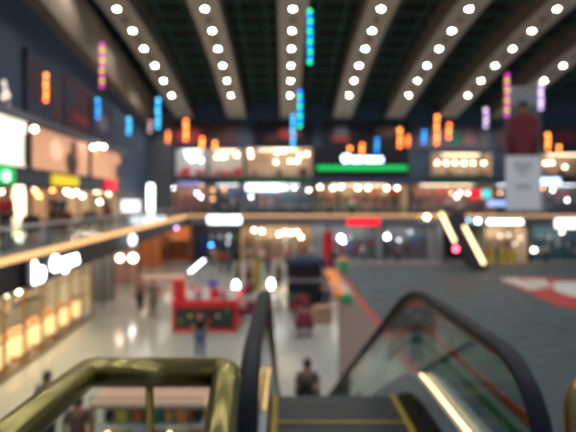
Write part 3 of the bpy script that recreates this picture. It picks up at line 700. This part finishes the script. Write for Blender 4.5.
# far escalator
t = thing('escalator', 'distant escalator with two glowing edges below the far gallery', 'escalator', at(483,268,33.5)*1.0, 0)
t.location.z = 0
O = Vector(t.location)
top = at(446,210,35.6)-O; top2 = at(460,210,35.9)-O
def ramp(name, a, c, w, h, m):
    a, c = Vector(a), Vector(c); s = Vector((w,0,0)); u = Vector((0,0,h))
    b = bm(); prism(b, [a, a+s, a+s+u, a+u], c-a); return obj(name, b, m, t)
bl = at(474,268,33.4)-O; bl.z = 0
ramp('step_band', (bl.x-.1,bl.y,.05), (top.x,top.y,4.0), 1.1, .15, BLACK)
tl = at(441,213,35.8)-O; ml = at(452,240,35)-O
b = bm(); tube(b, [at(441,213,35.7)-O, at(455,242,34.6)-O], .13, n=8); obj('glowing_edge', b, glow('esc_far', (1,.78,.42), 3), t)
b = bm(); tube(b, [at(464,226,35)-O, at(484,264,33.5)-O], .13, n=8); obj('glowing_edge', b, glow('esc_far', (1,.78,.42), 3), t)
b = bm(); prism(b, [at(450,212,35.6)-O, at(464,212,35.6)-O, at(486,266,33.5)-O, at(466,266,33.5)-O], (0,.15,0)); obj('side_panel', b, BLACK, t)
lamp_at(456, 249, 33, .17, G_LAMPR, 'red ringed signal lamp at the foot of the distant escalator')

# ------------------------------------------------------------------ light ornaments
OC = {'orange':((1,.20,.03),(1,.32,.06)), 'blue':((.01,.22,.75),(.03,.36,.75)), 'bluegreen':((.0,.75,.30),(.0,.18,1)), 'magyel':((.75,.03,.5),(.75,.60,.06)),
      'pale':((.55,.4,.75),(.8,.6,.75)), 'pink':((.5,.25,.3),(.6,.35,.4)), 'cyan':((.02,.40,.85),(.08,.55,.9))}
ON = {'orange':'orange','blue':'blue','bluegreen':'green and blue','magyel':'magenta and yellow','pale':'pale violet','pink':'dim pink','cyan':'cyan'}
bulbme = {}
b = ball(bm(), (0,0,0), 1, (1,1,1), 10); bme = bpy.data.meshes.new('bulb'); b.to_mesh(bme); b.free(); bme.materials.append(None)
for pp in bme.polygons: pp.use_smooth = True
ORN = [(310,7,66,'bluegreen',.9,10,'largest, hanging just right of the central rib'),(300,88,130,'bluegreen',.8,22,'below the end of the central rib'),(293,112,150,'cyan',.8,27,'left of the green and blue one below the central rib'),
 (102,41,90,'magyel',.8,18,'in front of the left wall posters'),(46,71,104,'orange',1,14,'in front of the nearest dark left poster'),(98,96,121,'blue',.9,20,'under the magenta and yellow one on the left'),
 (129,115,137,'cyan',.8,24,'left of the leftmost lit rib end'),(150,118,135,'pink',.8,26,'beside the green and blue one at the leftmost rib end'),(158,96,131,'cyan',1,21,'at the end of the leftmost lit rib'),
 (168,129,145,'orange',.5,28,'lowest dim one under the leftmost rib end'),(186,117,143,'orange',1,25,'on the maroon billboard, leftmost'),(202,135,151,'orange',1,30,'in the middle before the maroon billboard'),(215,139,152,'orange',1,30,'rightmost before the maroon billboard'),
 (350,144,154,'orange',.8,30,'leftmost before the black shop board'),(362,141,157,'orange',.9,28,'second before the black shop board'),(377,136,155,'blue',.8,26,'before the right part of the black shop board'),
 (400,126,150,'orange',1,26,'at the right end of the wide black billboard'),(408,133,149,'orange',.5,30,'dim, touching the right end of the wide black billboard'),(424,128,146,'blue',.8,28,'on the left part of the mauve billboard'),
 (437,113,147,'orange',1,22,'tallest, before the mauve billboard'),(449,121,141,'orange',1,25,'shorter, right of the tallest one by the mauve billboard'),(486,106,130,'pale',.9,24,'left of the hanging banner'),
 (507,72,119,'magyel',.8,19,'along the left edge of the hanging banner'),(541,79,112,'pale',1,20,'along the right edge of the hanging banner'),(548,131,152,'orange',1,25,'right of the hanging banner, nearer it'),(559,143,157,'orange',.9,28,'farthest right, low beyond the hanging banner')]
GM = {}
for px, y0, y1, kind, s, d, where in ORN:
    p1 = at(px, y0+4, d); p0 = at(px, y1-4, d); L = p1.z - p0.z
    t = thing('hanging_light_ornament', '%s bulb string, %s' % (ON[kind], where), 'light ornament', p0, 0, 'hanging strings of coloured bulbs')
    zt = beamz(d) + 1.1
    obj('cord', tube(bm(), [(0,0,0),(0,0,zt-p0.z)], .008, n=5), DARK, t)
    step = 5.0 if kind != 'magyel' else 5.2
    n = max(2, int(round((y1-y0-8)/step))+1)
    for i in range(n):
        key = (kind, i % 2, s)
        if key not in GM: GM[key] = glow('bulb_%s_%d_%d' % (kind, i%2, int(s*10)), OC[kind][i%2], {'orange':4.6,'magyel':2.4,'blue':3.6,'cyan':3.2,'bluegreen':4.0,'pale':2.6,'pink':1.8}[kind]*s)
        q = bpy.data.objects.new('bulb', bme); COL.objects.link(q); q.parent = t
        q.location = (((i%3)-1)*.0006*d, 0, L*i/(n-1)); q.scale = [.0044*d]*3
        q.material_slots[0].link = 'OBJECT'; q.material_slots[0].material = GM[key]

# ------------------------------------------------------------------ hanging banner
d = 24
a = at(505, 88, d); c = at(541, 212, d); cx = (a.x+c.x)/2; w = c.x-a.x
t = thing('hanging_banner', 'tall hanging advertising banner showing a man in a maroon shirt', 'banner', (cx, d, c.z))
H = a.z-c.z; K = d/F
obj('sheet', box(bm(), -w/2, w/2, -.012, .012, 0, H), mat('banner_back', (.10,.12,.11), .6), t)
lpan = obj('lower_panel', box(bm(), -w/2+.02, w/2-.02, -.03, -.013, .1, 56*K), glow('banner_white',(.55,.58,.62),.24), t)
obj('upper_panel', box(bm(), -w/2+.1, w/2-.02, -.03, -.013, H-17*K, H), mat('banner_grey', (.26,.28,.33), .6), t)
b = bm(); prism(b, [(-.85,-.035,57*K),(-.62,-.035,57*K),(-.6,-.035,80*K),(-.45,-.035,57*K),(.5,-.035,57*K),(.6,-.035,80*K),(.66,-.035,57*K),(.92,-.035,70*K),(.86,-.035,93*K),(.3,-.035,99*K),(-.25,-.035,99*K),(-.8,-.035,92*K),(-.95,-.035,74*K)], (0,.02,0)); bmesh.ops.triangulate(b, faces=b.faces)
obj('printed_shirt', b, mat('banner_maroon', (.16,.015,.025), .6), t)
b = bm(); lathe(b, [(.26,0),(.26,-.02)], n=20, axis='y'); bmesh.ops.scale(b, vec=(1,1,1.25), verts=b.verts); bmesh.ops.translate(b, vec=(0,-.014,104*K), verts=b.verts)
obj('printed_face', b, mat('banner_skin', (.22,.11,.07), .6), t)
b = bm(); lathe(b, [(.28,0),(.28,-.03)], n=20, axis='y'); bmesh.ops.scale(b, vec=(1,1,.6), verts=b.verts); bmesh.ops.translate(b, vec=(0,-.014,108*K), verts=b.verts)
obj('printed_hair', b, mat('banner_hair', (.02,.015,.015), .6), t)
for z, ww in ((48,.55),(45,.5),(42,.4),(38,.25),(26,.45),(23,.4)):
    obj('printed_line', box(bm(), -ww, ww, -.034, -.031, z*K, z*K+.07), P_GR, lpan)
obj('top_rail', tube(bm(), [(-w/2-.05,0,H+.02),(w/2+.05,0,H+.02)], .04, n=8, side=Vector((0,0,1))), STEEL, t)
for sx in (-w/2+.1, w/2-.1): obj('cord', tube(bm(), [(sx,0,H),(sx,0,beamz(d)+1.1-c.z)], .012, n=5), DARK, t)

# ------------------------------------------------------------------ people
def skinmesh(verts, edges, radii, root=0, sub=1):
    me = bpy.data.meshes.new('s'); me.from_pydata([Vector(v) for v in verts], edges, [])
    o = bpy.data.objects.new('s', me); COL.objects.link(o)
    o.modifiers.new('skin', 'SKIN'); sd = o.modifiers.new('sub', 'SUBSURF'); sd.levels = sub; sd.render_levels = sub
    sv = me.skin_vertices[0].data
    for i, r in enumerate(radii):
        k = 1.0 if (not isinstance(r, tuple) and r < .015) else 1.22
        sv[i].radius = (r[0]*k, r[1]*k) if isinstance(r, tuple) else (r*k, r*k)
        sv[i].use_root = (i == root)
    bpy.context.view_layer.update()
    out = bpy.data.meshes.new_from_object(o.evaluated_get(bpy.context.evaluated_depsgraph_get()))
    bpy.data.objects.remove(o)
    for p in out.polygons: p.use_smooth = True
    out.materials.clear(); out.materials.append(None)
    return out
def joints(pose):
    J = {'pelvis':(0,0,.93),'waist':(0,0,1.08),'chest':(0,.0,1.28),'neck':(0,-.0,1.44),'head0':(0,.015,1.52),'head1':(0,.02,1.60),'top':(0,.01,1.66)}
    for s, n in ((-1,'l'),(1,'r')):
        J['sh'+n] = (s*.175,0,1.40); J['el'+n] = (s*.235,-.02,1.13); J['wr'+n] = (s*.235,.07,.89)
        J['hip'+n] = (s*.09,0,.90); J['kn'+n] = (s*.10,.015,.49); J['an'+n] = (s*.105,-.02,.09); J['toe'+n] = (s*.12,.15,.04)
    if pose == 'walk':
        J['knl'] = (-.10,.16,.50); J['anl'] = (-.10,.24,.10); J['toel'] = (-.11,.40,.07)
        J['knr'] = (.10,-.04,.49); J['anr'] = (.10,-.26,.13); J['toer'] = (.11,-.12,.05)
        J['ell'] = (-.23,-.12,1.16); J['wrl'] = (-.22,-.14,.92); J['elr'] = (.23,.04,1.14); J['wrr'] = (.20,.20,.97)
    if pose == 'hold':
        for s, n in ((-1,'l'),(1,'r')): J['el'+n] = (s*.23,.03,1.14); J['wr'+n] = (s*.10,.26,1.16)
    if pose == 'sit':
        for k in list(J):
            if k[:2] not in ('hi','kn','an','to') or k == 'top': J[k] = (J[k][0], J[k][1], J[k][2]-.42)
        for s, n in ((-1,'l'),(1,'r')):
            J['hip'+n] = (s*.09,0,.50); J['kn'+n] = (s*.12,.42,.50); J['an'+n] = (s*.12,.42,.09); J['toe'+n] = (s*.13,.59,.04)
            J['el'+n] = (s*.24,.05,.74); J['wr'+n] = (s*.15,.27,.66)
    return J
CACHE = {}
def figure(pose):
    if pose in CACHE: return CACHE[pose]
    J = joints(pose); V = []; E = []; R = []; I = {}
    def add(n, p, r, par=None):
        V.append(Vector(p)); R.append(r); I[n] = len(V)-1
        if par: E.append((I[par], I[n]))
    add('pelvis', J['pelvis'], (.13,.10)); add('waist', J['waist'], (.115,.085), 'pelvis'); add('chest', J['chest'], (.14,.10), 'waist')
    add('neck', J['neck'], .052, 'chest'); add('head0', J['head0'], (.066,.078), 'neck'); add('head1', J['head1'], (.078,.092), 'head0'); add('top', J['top'], (.06,.07), 'head1')
    h = Vector(J['head0']); add('nose', h + Vector((0,.105,.035)), .013, 'head0')
    for s, n in ((-1,'l'),(1,'r')):
        add('ear'+n, h + Vector((s*.085,-.005,.03)), .014, 'head0')
        add('sh'+n, J['sh'+n], .052, 'chest'); add('el'+n, J['el'+n], .038, 'sh'+n); add('wr'+n, J['wr'+n], .026, 'el'+n)
        dr = (Vector(J['wr'+n]) - Vector(J['el'+n])).normalized()
        sd = dr.cross(Vector((s,0,0))).normalized()
        palm = Vector(J['wr'+n]) + dr*.07; add('palm'+n, palm, (.028,.02), 'wr'+n)
        for fi, (o_, L_) in enumerate(((-.030,.065),(-.011,.078),(.010,.073),(.030,.058))):
            a1 = palm + sd*o_ + dr*L_*.5; a2 = palm + sd*o_ + dr*L_ + Vector((-s*.012,0,-.004))
            add('f%s%d' % (n,fi), a1, .009, 'palm'+n); add('g%s%d' % (n,fi), a2, .007, 'f%s%d' % (n,fi))
        add('th'+n, Vector(J['wr'+n]) + dr*.045 + sd*-.045, .010, 'wr'+n)
        add('hip'+n, J['hip'+n], .085, 'pelvis'); add('kn'+n, J['kn'+n], .055, 'hip'+n); add('an'+n, J['an'+n], .038, 'kn'+n); add('toe'+n, J['toe'+n], (.036,.026), 'an'+n)
    body = skinmesh(V, E, R)
    # shirt
    V = [J['pelvis'], J['waist'], J['chest'], tuple(Vector(J['neck'])-Vector((0,0,.02)))]; E = [(0,1),(1,2),(2,3)]; R = [(.15,.12),(.135,.105),(.16,.12),.065]
    for n in 'lr':
        k = len(V); mid = Vector(J['sh'+n])*.25 + Vector(J['el'+n])*.75
        V += [J['sh'+n], tuple(mid)]; R += [.066,.056]; E += [(2,k),(k,k+1)]
    shirt = skinmesh(V, E, R)
    V = [tuple(Vector(J['pelvis'])+Vector((0,0,.03)))]; E = []; R = [(.145,.115)]
    for n in 'lr':
        k = len(V); an = Vector(J['an'+n]); kn = Vector(J['kn'+n]); V += [J['hip'+n], J['kn'+n], tuple(an*.9+kn*.1)]; R += [.098,.07,.055]; E += [(0,k),(k,k+1),(k+1,k+2)]
    trou = skinmesh(V, E, R)
    h0 = Vector(J['head1'])
    hb = bm(); ball(hb, (0,0,0), 1, (1,1,1), 16)
    for v in hb.verts:                    # a cap of hair: full at the back and top, cut back over the face
        if v.co.y > .35 and v.co.z < .45: v.co.y = .35 - (.45 - v.co.z)*.5
        v.co = Vector((v.co.x*.094, v.co.y*.112, v.co.z*.115)) + h0 + Vector((0,-.012,.012))
    bmesh.ops.recalc_face_normals(hb, faces=hb.faces)
    hair = bpy.data.meshes.new('hair'); hb.to_mesh(hair); hb.free(); hair.materials.append(None)
    for p in hair.polygons: p.use_smooth = True
    shoes = []
    for n in 'lr':
        a, c = Vector(J['an'+n]), Vector(J['toe'+n])
        shoes.append(skinmesh([a+Vector((0,-.04,-.045)), (a+c)/2+Vector((0,0,-.025)), c+Vector((0,.02,0))], [(0,1),(1,2)], [(.045,.04),(.048,.038),(.045,.03)], 1))
    CACHE[pose] = (body, shirt, trou, hair, shoes); return CACHE[pose]
SKIN = mat('skin', (.42,.23,.15), .55); HAIR = mat('dark_hair', (.015,.011,.01), .6)
CL = {n: mat('cloth_'+n.replace(' ','_'), c, .85) for n, c in {'black':(.012,.012,.014),'blue':(.02,.10,.55),'navy':(.02,.03,.08),'grey':(.22,.22,.24),'light grey':(.42,.42,.45),'white':(.7,.7,.7),'maroon':(.16,.02,.035),'brown':(.16,.09,.06),'jeans':(.06,.11,.22),'red':(.5,.03,.03),'orange':(.7,.25,.03),'pink':(.55,.25,.25),'taupe':(.13,.09,.075),'slate':(.10,.11,.14)}.items()}
def person(label, x, y, z, rz, pose, top, bottom, shoe='black', s=1.0, bag=None):
    t = thing('person', label, 'person', (x,y,z), rz); t.scale = (s,s,s)
    body, shirt, trou, hair, shoes = figure(pose)
    obj('body', body, SKIN, t); obj('shirt', shirt, CL[top], t); obj('trousers', trou, CL[bottom], t); obj('hair', hair, HAIR, t)
    for sh in shoes: obj('shoe', sh, CL[shoe], t)
    return t
def gper(label, px, py, rz, pose, top, bottom, d=None, s=1.0, z=0, **k):   # py: top of the head
    if d is None: d = (EYE - z - 1.74*s)*F/(py - VY)
    return person(label, (px-VX)/F*d, d, z, rz, pose, top, bottom, s=s, **k)
gper('person in black with blue jeans standing before the red kiosk', 200, 308, 0, 'stand', 'black', 'jeans')
gper('person in a bright blue shirt behind the red kiosk counter', 213, 262, PI, 'hold', 'blue', 'black', d=21.9)
gper('person in taupe and dark shorts, left one of the couple', 140, 277, .1, 'walk', 'taupe', 'black')
gper('person in a loose grey top, right one of the couple', 153, 279, .0, 'stand', 'slate', 'taupe')
# rider near the foot of the escalator: stands on a step
k = next(i for i, c in enumerate([c for c in bpy.data.objects if c.parent == esc and c.name.startswith('step') and 'band' not in c.name]) if True)
ridx = 17
person('person in a grey brown top riding near the foot of the escalator', .50, 2.36 + .4*ridx + .22, GZ - .2309*(ridx-1), 0, 'stand', 'taupe', 'black')
rider = bpy.data.objects[[o.name for o in bpy.data.objects if o.get('label','').startswith('person in a grey brown top')][0]]
t = thing('backpack', 'dark backpack on the back of the escalator rider', 'backpack', rider.location + Vector((-.06,-.21,1.10)))
obj('bag_body', ball(bm(), (0,0,0), .2, (.85,.45,1.15), 14), CL['black'], t, smooth=True); obj('pocket', ball(bm(), (0,-.07,-.08), .13, (.8,.45,.7), 12), CL['navy'], t, smooth=True)
gper('person with dark hair in grey on the floor left of the foreground brass railing', 47, 370, .3, 'walk', 'grey', 'black')
gper('person in an orange skirted outfit by the near stall under the brass railing', 78, 394, .2, 'stand', 'brown', 'orange')
# people around the centre
gper('person in navy standing at the black stall in the centre', 300, 249, 2.6, 'stand', 'navy', 'black')
gper('person in black at the left of the black centre stall', 289, 254, 1.4, 'walk', 'black', 'navy')
gper('person in dark blue right of the black centre stall', 325, 258, -1, 'stand', 'navy', 'jeans')
gper('person in maroon left of the centre seating', 249, 262, 2, 'walk', 'maroon', 'black')
gper('person in black between the red kiosk and centre seating', 229, 251, 1, 'stand', 'black', 'navy')
gper('person in a red top behind the red kiosk', 222, 250, 2.4, 'walk', 'red', 'black')
gper('person in pale pink far behind the red kiosk', 214, 246, 2.8, 'stand', 'pink', 'grey')
gper('person in white crossing the far centre of the hall', 262, 247, 1.2, 'walk', 'white', 'jeans')
gper('person in grey beside the grey pillar', 333, 247, .4, 'stand', 'black', 'black')
gper('person in dark clothes before the far ground floor shop left of the escalator', 398, 239, PI/2, 'walk', 'grey', 'black', d=37.2)
gper('person in white before the far shop under the red sign', 363, 239, PI/2, 'walk', 'white', 'jeans', d=37.2)
gper('person in dark blue by the bright far shop right of the distant escalator', 497, 239, -PI/2, 'stand', 'navy', 'jeans', d=37.1)
gper('person in pink walking by the teal shop on the right', 546, 239, PI/2, 'walk', 'light grey', 'navy', d=37.1)
for i, (px, col_, btm) in enumerate(((262,'pink','grey'),(330,'maroon','black'),(352,'white','navy'),(376,'red','jeans'),(419,'navy','black'),(446,'light grey','black'))):
    person('person in %s on the far gallery %s' % (col_, ['left of the central rib axis','below the left end of the green bar','under the green bar, left','under the green bar, right','just right of the green bar','above the distant escalator'][i]), (px-VX)/F*37.2, 37.2, GZ, (i*1.3)%6, 'walk' if i%2 else 'stand', col_, btm)
for i, (px, off_, col_) in enumerate(((6,1.4,'red'),(54,1.2,'black'),(62,1.6,'navy'),(106,1.2,'brown'))):
    y = left_at(px, off_); person('person in %s on the left gallery %s' % (col_, ['at the left edge under the green sign','left of the orange shelves','beside the yellow sign shop door','under the red sign'][i]), XW(y)+off_, y, GZ, i*1.4, 'stand', col_, 'black')

gper('person in dark navy seen from behind left of the black centre stall', 279, 262, .3, 'hold', 'navy', 'black')
gper('person in brown walking at the right corner of the black centre stall', 319, 266, 2.2, 'walk', 'brown', 'black')
gper('person in grey shirt near the brown box right of centre', 327, 276, 1.2, 'hold', 'grey', 'navy')
gper('person in black near the maroon armchair left of centre', 238, 260, 2.0, 'stand', 'black', 'black')
gper('person in maroon top far behind the yellow stand', 268, 252, 2.9, 'stand', 'maroon', 'jeans')
gper('person in light grey far behind the black centre stall', 311, 244, 3.0, 'walk', 'light grey', 'black')
# ------------------------------------------------------------------ red kiosk
kx0, kx1, ky = at(172,0,18).x, at(237,0,18).x, 18.0
t = thing('kiosk', 'red framed kiosk with dark display panels and a raised left side', 'kiosk', (kx0, ky, 0)); w = kx1-kx0
b = bm()
for x in (0, w-.12): box(b, x, x+.12, 0, .12, 0, 1.2)
box(b, 0, w, -.05, .45, 1.02, 1.3); box(b, 0, w, 0, .12, 0, .12)
obj('front_frame', b, RED, t)
dpan = obj('display_panel', box(bm(), .12, w-.12, .03, .10, .12, 1.02), DARK, t)
for i in range(6):
    obj('label_disc', lathe(bm(), [(.07,0),(.07,-.012)], .35+i*.38, .03, .45+(i%3)*.2, 12, 'y'), GOODM[['green','yellow','white','red','beige','green'][i]], dpan)
obj('side_counter', box(bm(), 0, .5, .45, 3.2, 0, 1.25), RED, t, bevel=.02)
obj('side_counter', box(bm(), w-.5, w, .45, 3.2, 0, 1.2), RED, t, bevel=.02)
obj('tall_panel', box(bm(), 0, .45, .1, .45, 1.3, 2.1), RED, t, bevel=.02)
obj('rear_counter', box(bm(), .5, w-.5, 2.8, 3.2, 0, 1.1), RED, t)
for i, (x, y, c) in enumerate(((.75,.2,'white'),(1.05,.25,'grey'),(1.35,.2,'white'),(2.1,.22,'grey'),(2.4,.2,'white'),(.25,1.4,'white'),(.25,2.2,'grey'),(w-.25,1.5,'white'),(w-.25,2.3,'red'))):
    kd = 'handbag' if i % 2 else 'gift_box'
    o = bpy.data.objects.new(kd, GOODK[kd]); COL.objects.link(o); o.material_slots[0].link = 'OBJECT'; o.material_slots[0].material = GOODM[c]
    o.location = (kx0+x, ky+y, 1.3 if y < .45 else (1.25 if x < 1 else 1.2))
    tag(o, '%s %s on the red kiosk, %s' % (c, KN[kd], ['front counter, leftmost','front counter, second from the left','front counter, middle','front counter, fourth from the left','front counter, rightmost','left side, nearer','left side, farther','right side, nearer','right side, farther'][i]), KN[kd], 'items on the red kiosk')
b = bm(); tube(b, [at(190,272,20)-Vector((kx0,ky,0)), at(204,260,23)-Vector((kx0,ky,0))], .05, n=8); obj('tube_light', b, glow('tubel',(.9,.95,1),7), t)
b = bm()
for q in ((190,272,20),(204,260,23)):
    v = at(*q)-Vector((kx0,ky,0)); lathe(b, [(.02,1.2),(.02,v.z)], v.x, v.y, 0, 8)
obj('light_stand', b, STEEL, t)

# centre: black stall, maroon chairs, boxes, tables
d = 22.5; p = at(305, 0, d)
t = thing('market_stall', 'black covered stall in the middle of the hall', 'stall', (p.x, d, 0))
obj('counter', box(bm(), -.9,.9,-.5,.5,0,1.3), BLACK, t, bevel=.03); obj('back_panel', box(bm(), -.85,.85,.42,.48,1.36,2.2), DARK, t)
obj('counter_top', box(bm(), -.95,.95,-.55,.55,1.3,1.36), P_GR, t)
for sx in (-.85,.85): obj('post', lathe(bm(), [(.03,1.36),(.03,2.2)], sx, .3, 0, 8), DARK, t)
obj('canopy', prism(bm(), [(-1.05,-.5,2.2),(1.05,-.5,2.2),(1.0,-.4,2.45),(-1.0,-.4,2.45)], (0,1.0,0)), CL['navy'], t)
def chair(label, x, y, rz, m):
    t = thing('armchair', label, 'chair', (x,y,0), rz, 'maroon seats in the centre of the hall')
    obj('seat', box(bm(), -.3,.3,-.3,.3,.36,.5), m, t, bevel=.04); obj('backrest', box(bm(), -.3,.3,-.36,-.26,.45,1.0), m, t, bevel=.04)
    for sx in (-1,1):
        obj('armrest', box(bm(), sx*.33-.05, sx*.33+.05, -.3,.25,.36,.68), m, t, bevel=.03)
        for sy in (-.25,.22): obj('leg', lathe(bm(), [(.02,0),(.03,.36)], sx*.25, sy, 0, 8), DARK, t)
    return t
MAR = mat('maroon_upholstery', (.17,.02,.04), .7)
def gpos(px, py): q = gp(px, py); return q.x, q.y
chair('near maroon armchair on the pale floor in front of the black centre stall', *gpos(304,336), 0, MAR)
chair('maroon armchair farther back beside the near one', *gpos(300,318), 2.6, MAR)
chair('maroon armchair left of centre near the tall white lamp', *gpos(248,322), .6, MAR)
chair('maroon armchair between the red kiosk and the centre seating', *gpos(246,300), 2, MAR)
person('person in maroon seated in the near centre armchair', gpos(304,336)[0], gpos(304,336)[1]-.02, 0, 0, 'sit', 'maroon', 'black')
x, y = gpos(322,322)
t = thing('cardboard_box', 'brown box beside the near maroon armchair', 'box', (x,y,0), .2)
obj('box_body', box(bm(), -.35,.35,-.3,.3,0,.7), mat('cardboard', (.36,.22,.13), .8), t, bevel=.01); obj('flap', box(bm(), -.36,.36,-.31,-.29,.55,.72), mat('cardboard', (.36,.22,.13), .8), t)
def table(label, x, y, top):
    t = thing('round_table', label, 'table', (x,y,0), 0, 'round tables in the centre of the hall')
    obj('table_top', lathe(bm(), [(.45,.72),(.47,.74),(.45,.77)], n=24), top, t); obj('pedestal', lathe(bm(), [(.25,0),(.25,.03),(.04,.05),(.04,.72)], n=16), STEEL, t)
table('white round table left of the black centre stall', *gpos(268,312), WHITE)
table('dark round table left of the maroon armchairs', *gpos(292,312), DARK)
table('grey round table near the right side of the centre seating', *gpos(330,303), P_GR)
# yellow stand, orange and green bins near the red border
x, y = gpos(257,290); t = thing('banner_stand', 'narrow yellow banner stand left of centre', 'banner', (x,y,0))
obj('sheet', box(bm(), -.22,.22,-.02,.02,.06,1.9), YEL, t); obj('base', box(bm(), -.25,.25,-.15,.15,0,.06), STEEL, t)
x, y = gpos(345,298); t = thing('play_slide', 'orange slide beside the red border', 'slide', (x-.2,y,0))
b = bm(); prism(b, [(-.45,0,.1),(.25,0,.1),(-.1,2.2,1.1),(-.75,2.2,1.1)], (0,0,.12)); obj('chute', b, GOODM['orange'], t)
b = bm()
for sx in (-.6,-.2): lathe(b, [(.04,0),(.04,1.1)], sx, 2.1, 0, 8)
obj('support', b, GOODM['orange'], t)
obj('foot', box(bm(), -.5,.3,-.1,.05,0,.22), GOODM['orange'], t)
x, y = gpos(347,303); t = thing('toy_block', 'green block before the orange slide', 'toy', (x,y,0))
obj('block', box(bm(), -.28,.28,-.2,.2,0,.45), GOODM['green'], t, bevel=.05); obj('knob', lathe(bm(), [(.14,.45),(.14,.52)], n=16), GOODM['green'], t)
x, y = gpos(343,272); t = thing('toy_block', 'green bin at the far end of the red border', 'toy', (x,y,0))
obj('block', lathe(bm(), [(.3,0),(.35,.9),(.3,.95)], n=16), GOODM['green'], t); obj('lid', lathe(bm(), [(.36,.95),(.2,1.1)], n=16), GOODM['orange'], t)
x, y = gpos(328,268); t = thing('banner_stand', 'red standing panel by the grey pillar', 'banner', (x,y,0))
obj('sheet', box(bm(), -.4,.4,-.03,.03,.08,2.9), RED, t); obj('base', box(bm(), -.4,.4,-.2,.2,0,.08), STEEL, t)

# near stall seen under the brass railing
sx0, sx1 = at(97,0,8.5).x, at(212,0,8.5).x; yk = 8.16
t = thing('market_stall', 'near stall with a peach top and wooden posts below the brass railing', 'stall', (sx0, yk, 0)); w = sx1-sx0
obj('top_panel', box(bm(), 0, w, 0, .8, 1.52, 1.6), mat('peach_laminate', (.62,.38,.27), .5), t, bevel=.01)
obj('rear_rim', box(bm(), 0, w, .8, .86, 1.5, 1.72), mat('pale_blue_trim', (.55,.6,.7), .4), t)
for x in (0, w/2-.04, w-.08): obj('post', box(bm(), x, x+.08, 0, .08, 0, 1.52), WOOD, t)
for z in (.35,.85,1.15): obj('shelf', box(bm(), .08, w-.08, .08, .75, z-.04, z), WHITE, t)
obj('back_panel', box(bm(), 0, w, .76, .8, 0, 1.5), CREAM, t)
for i in range(2):
    obj('lamp', ball(bm(), (.35+i*1.15, -.03, 1.08), .035, (1,1,1), 10), glow('stall_lamp', (1,.7,.35), 8), t, smooth=True)
goods('the near stall under the brass railing', Matrix.Translation((sx0, yk, 0)), [.25+.29*i for i in range(7)], [.35,.85,1.15], .3, ['gift_box','vase','gift_box'], ['green','yellow','orange','green','white','black','yellow'], .85)

# ------------------------------------------------------------------ world, camera
w_ = bpy.data.worlds.new('world'); SC.world = w_; w_.use_nodes = True
w_.node_tree.nodes['Background'].inputs[0].default_value = (.55,.70,1,1); w_.node_tree.nodes['Background'].inputs[1].default_value = .32
cam = bpy.data.cameras.new('camera'); co = bpy.data.objects.new('camera', cam); COL.objects.link(co)
co.location = (0,0,EYE); co.rotation_euler = (PI/2,0,0)
cam.sensor_width = 36; cam.lens = 36*F/576; cam.shift_x = (288-VX)/576; cam.shift_y = -(216-VY)/576
cam.clip_start = .05; cam.clip_end = 200
cam.dof.use_dof = True; cam.dof.focus_distance = .55; cam.dof.aperture_fstop = cam.lens/1000*F/(7.9*.55)
SC.camera = co
SC.view_settings.view_transform = 'Standard'; SC.view_settings.look = 'None'; SC.view_settings.gamma = 1; SC.view_settings.exposure = 0
SC.cycles.use_denoising = True
SC.cycles.max_bounces = 8; SC.cycles.transparent_max_bounces = 16; SC.cycles.sample_clamp_indirect = 4
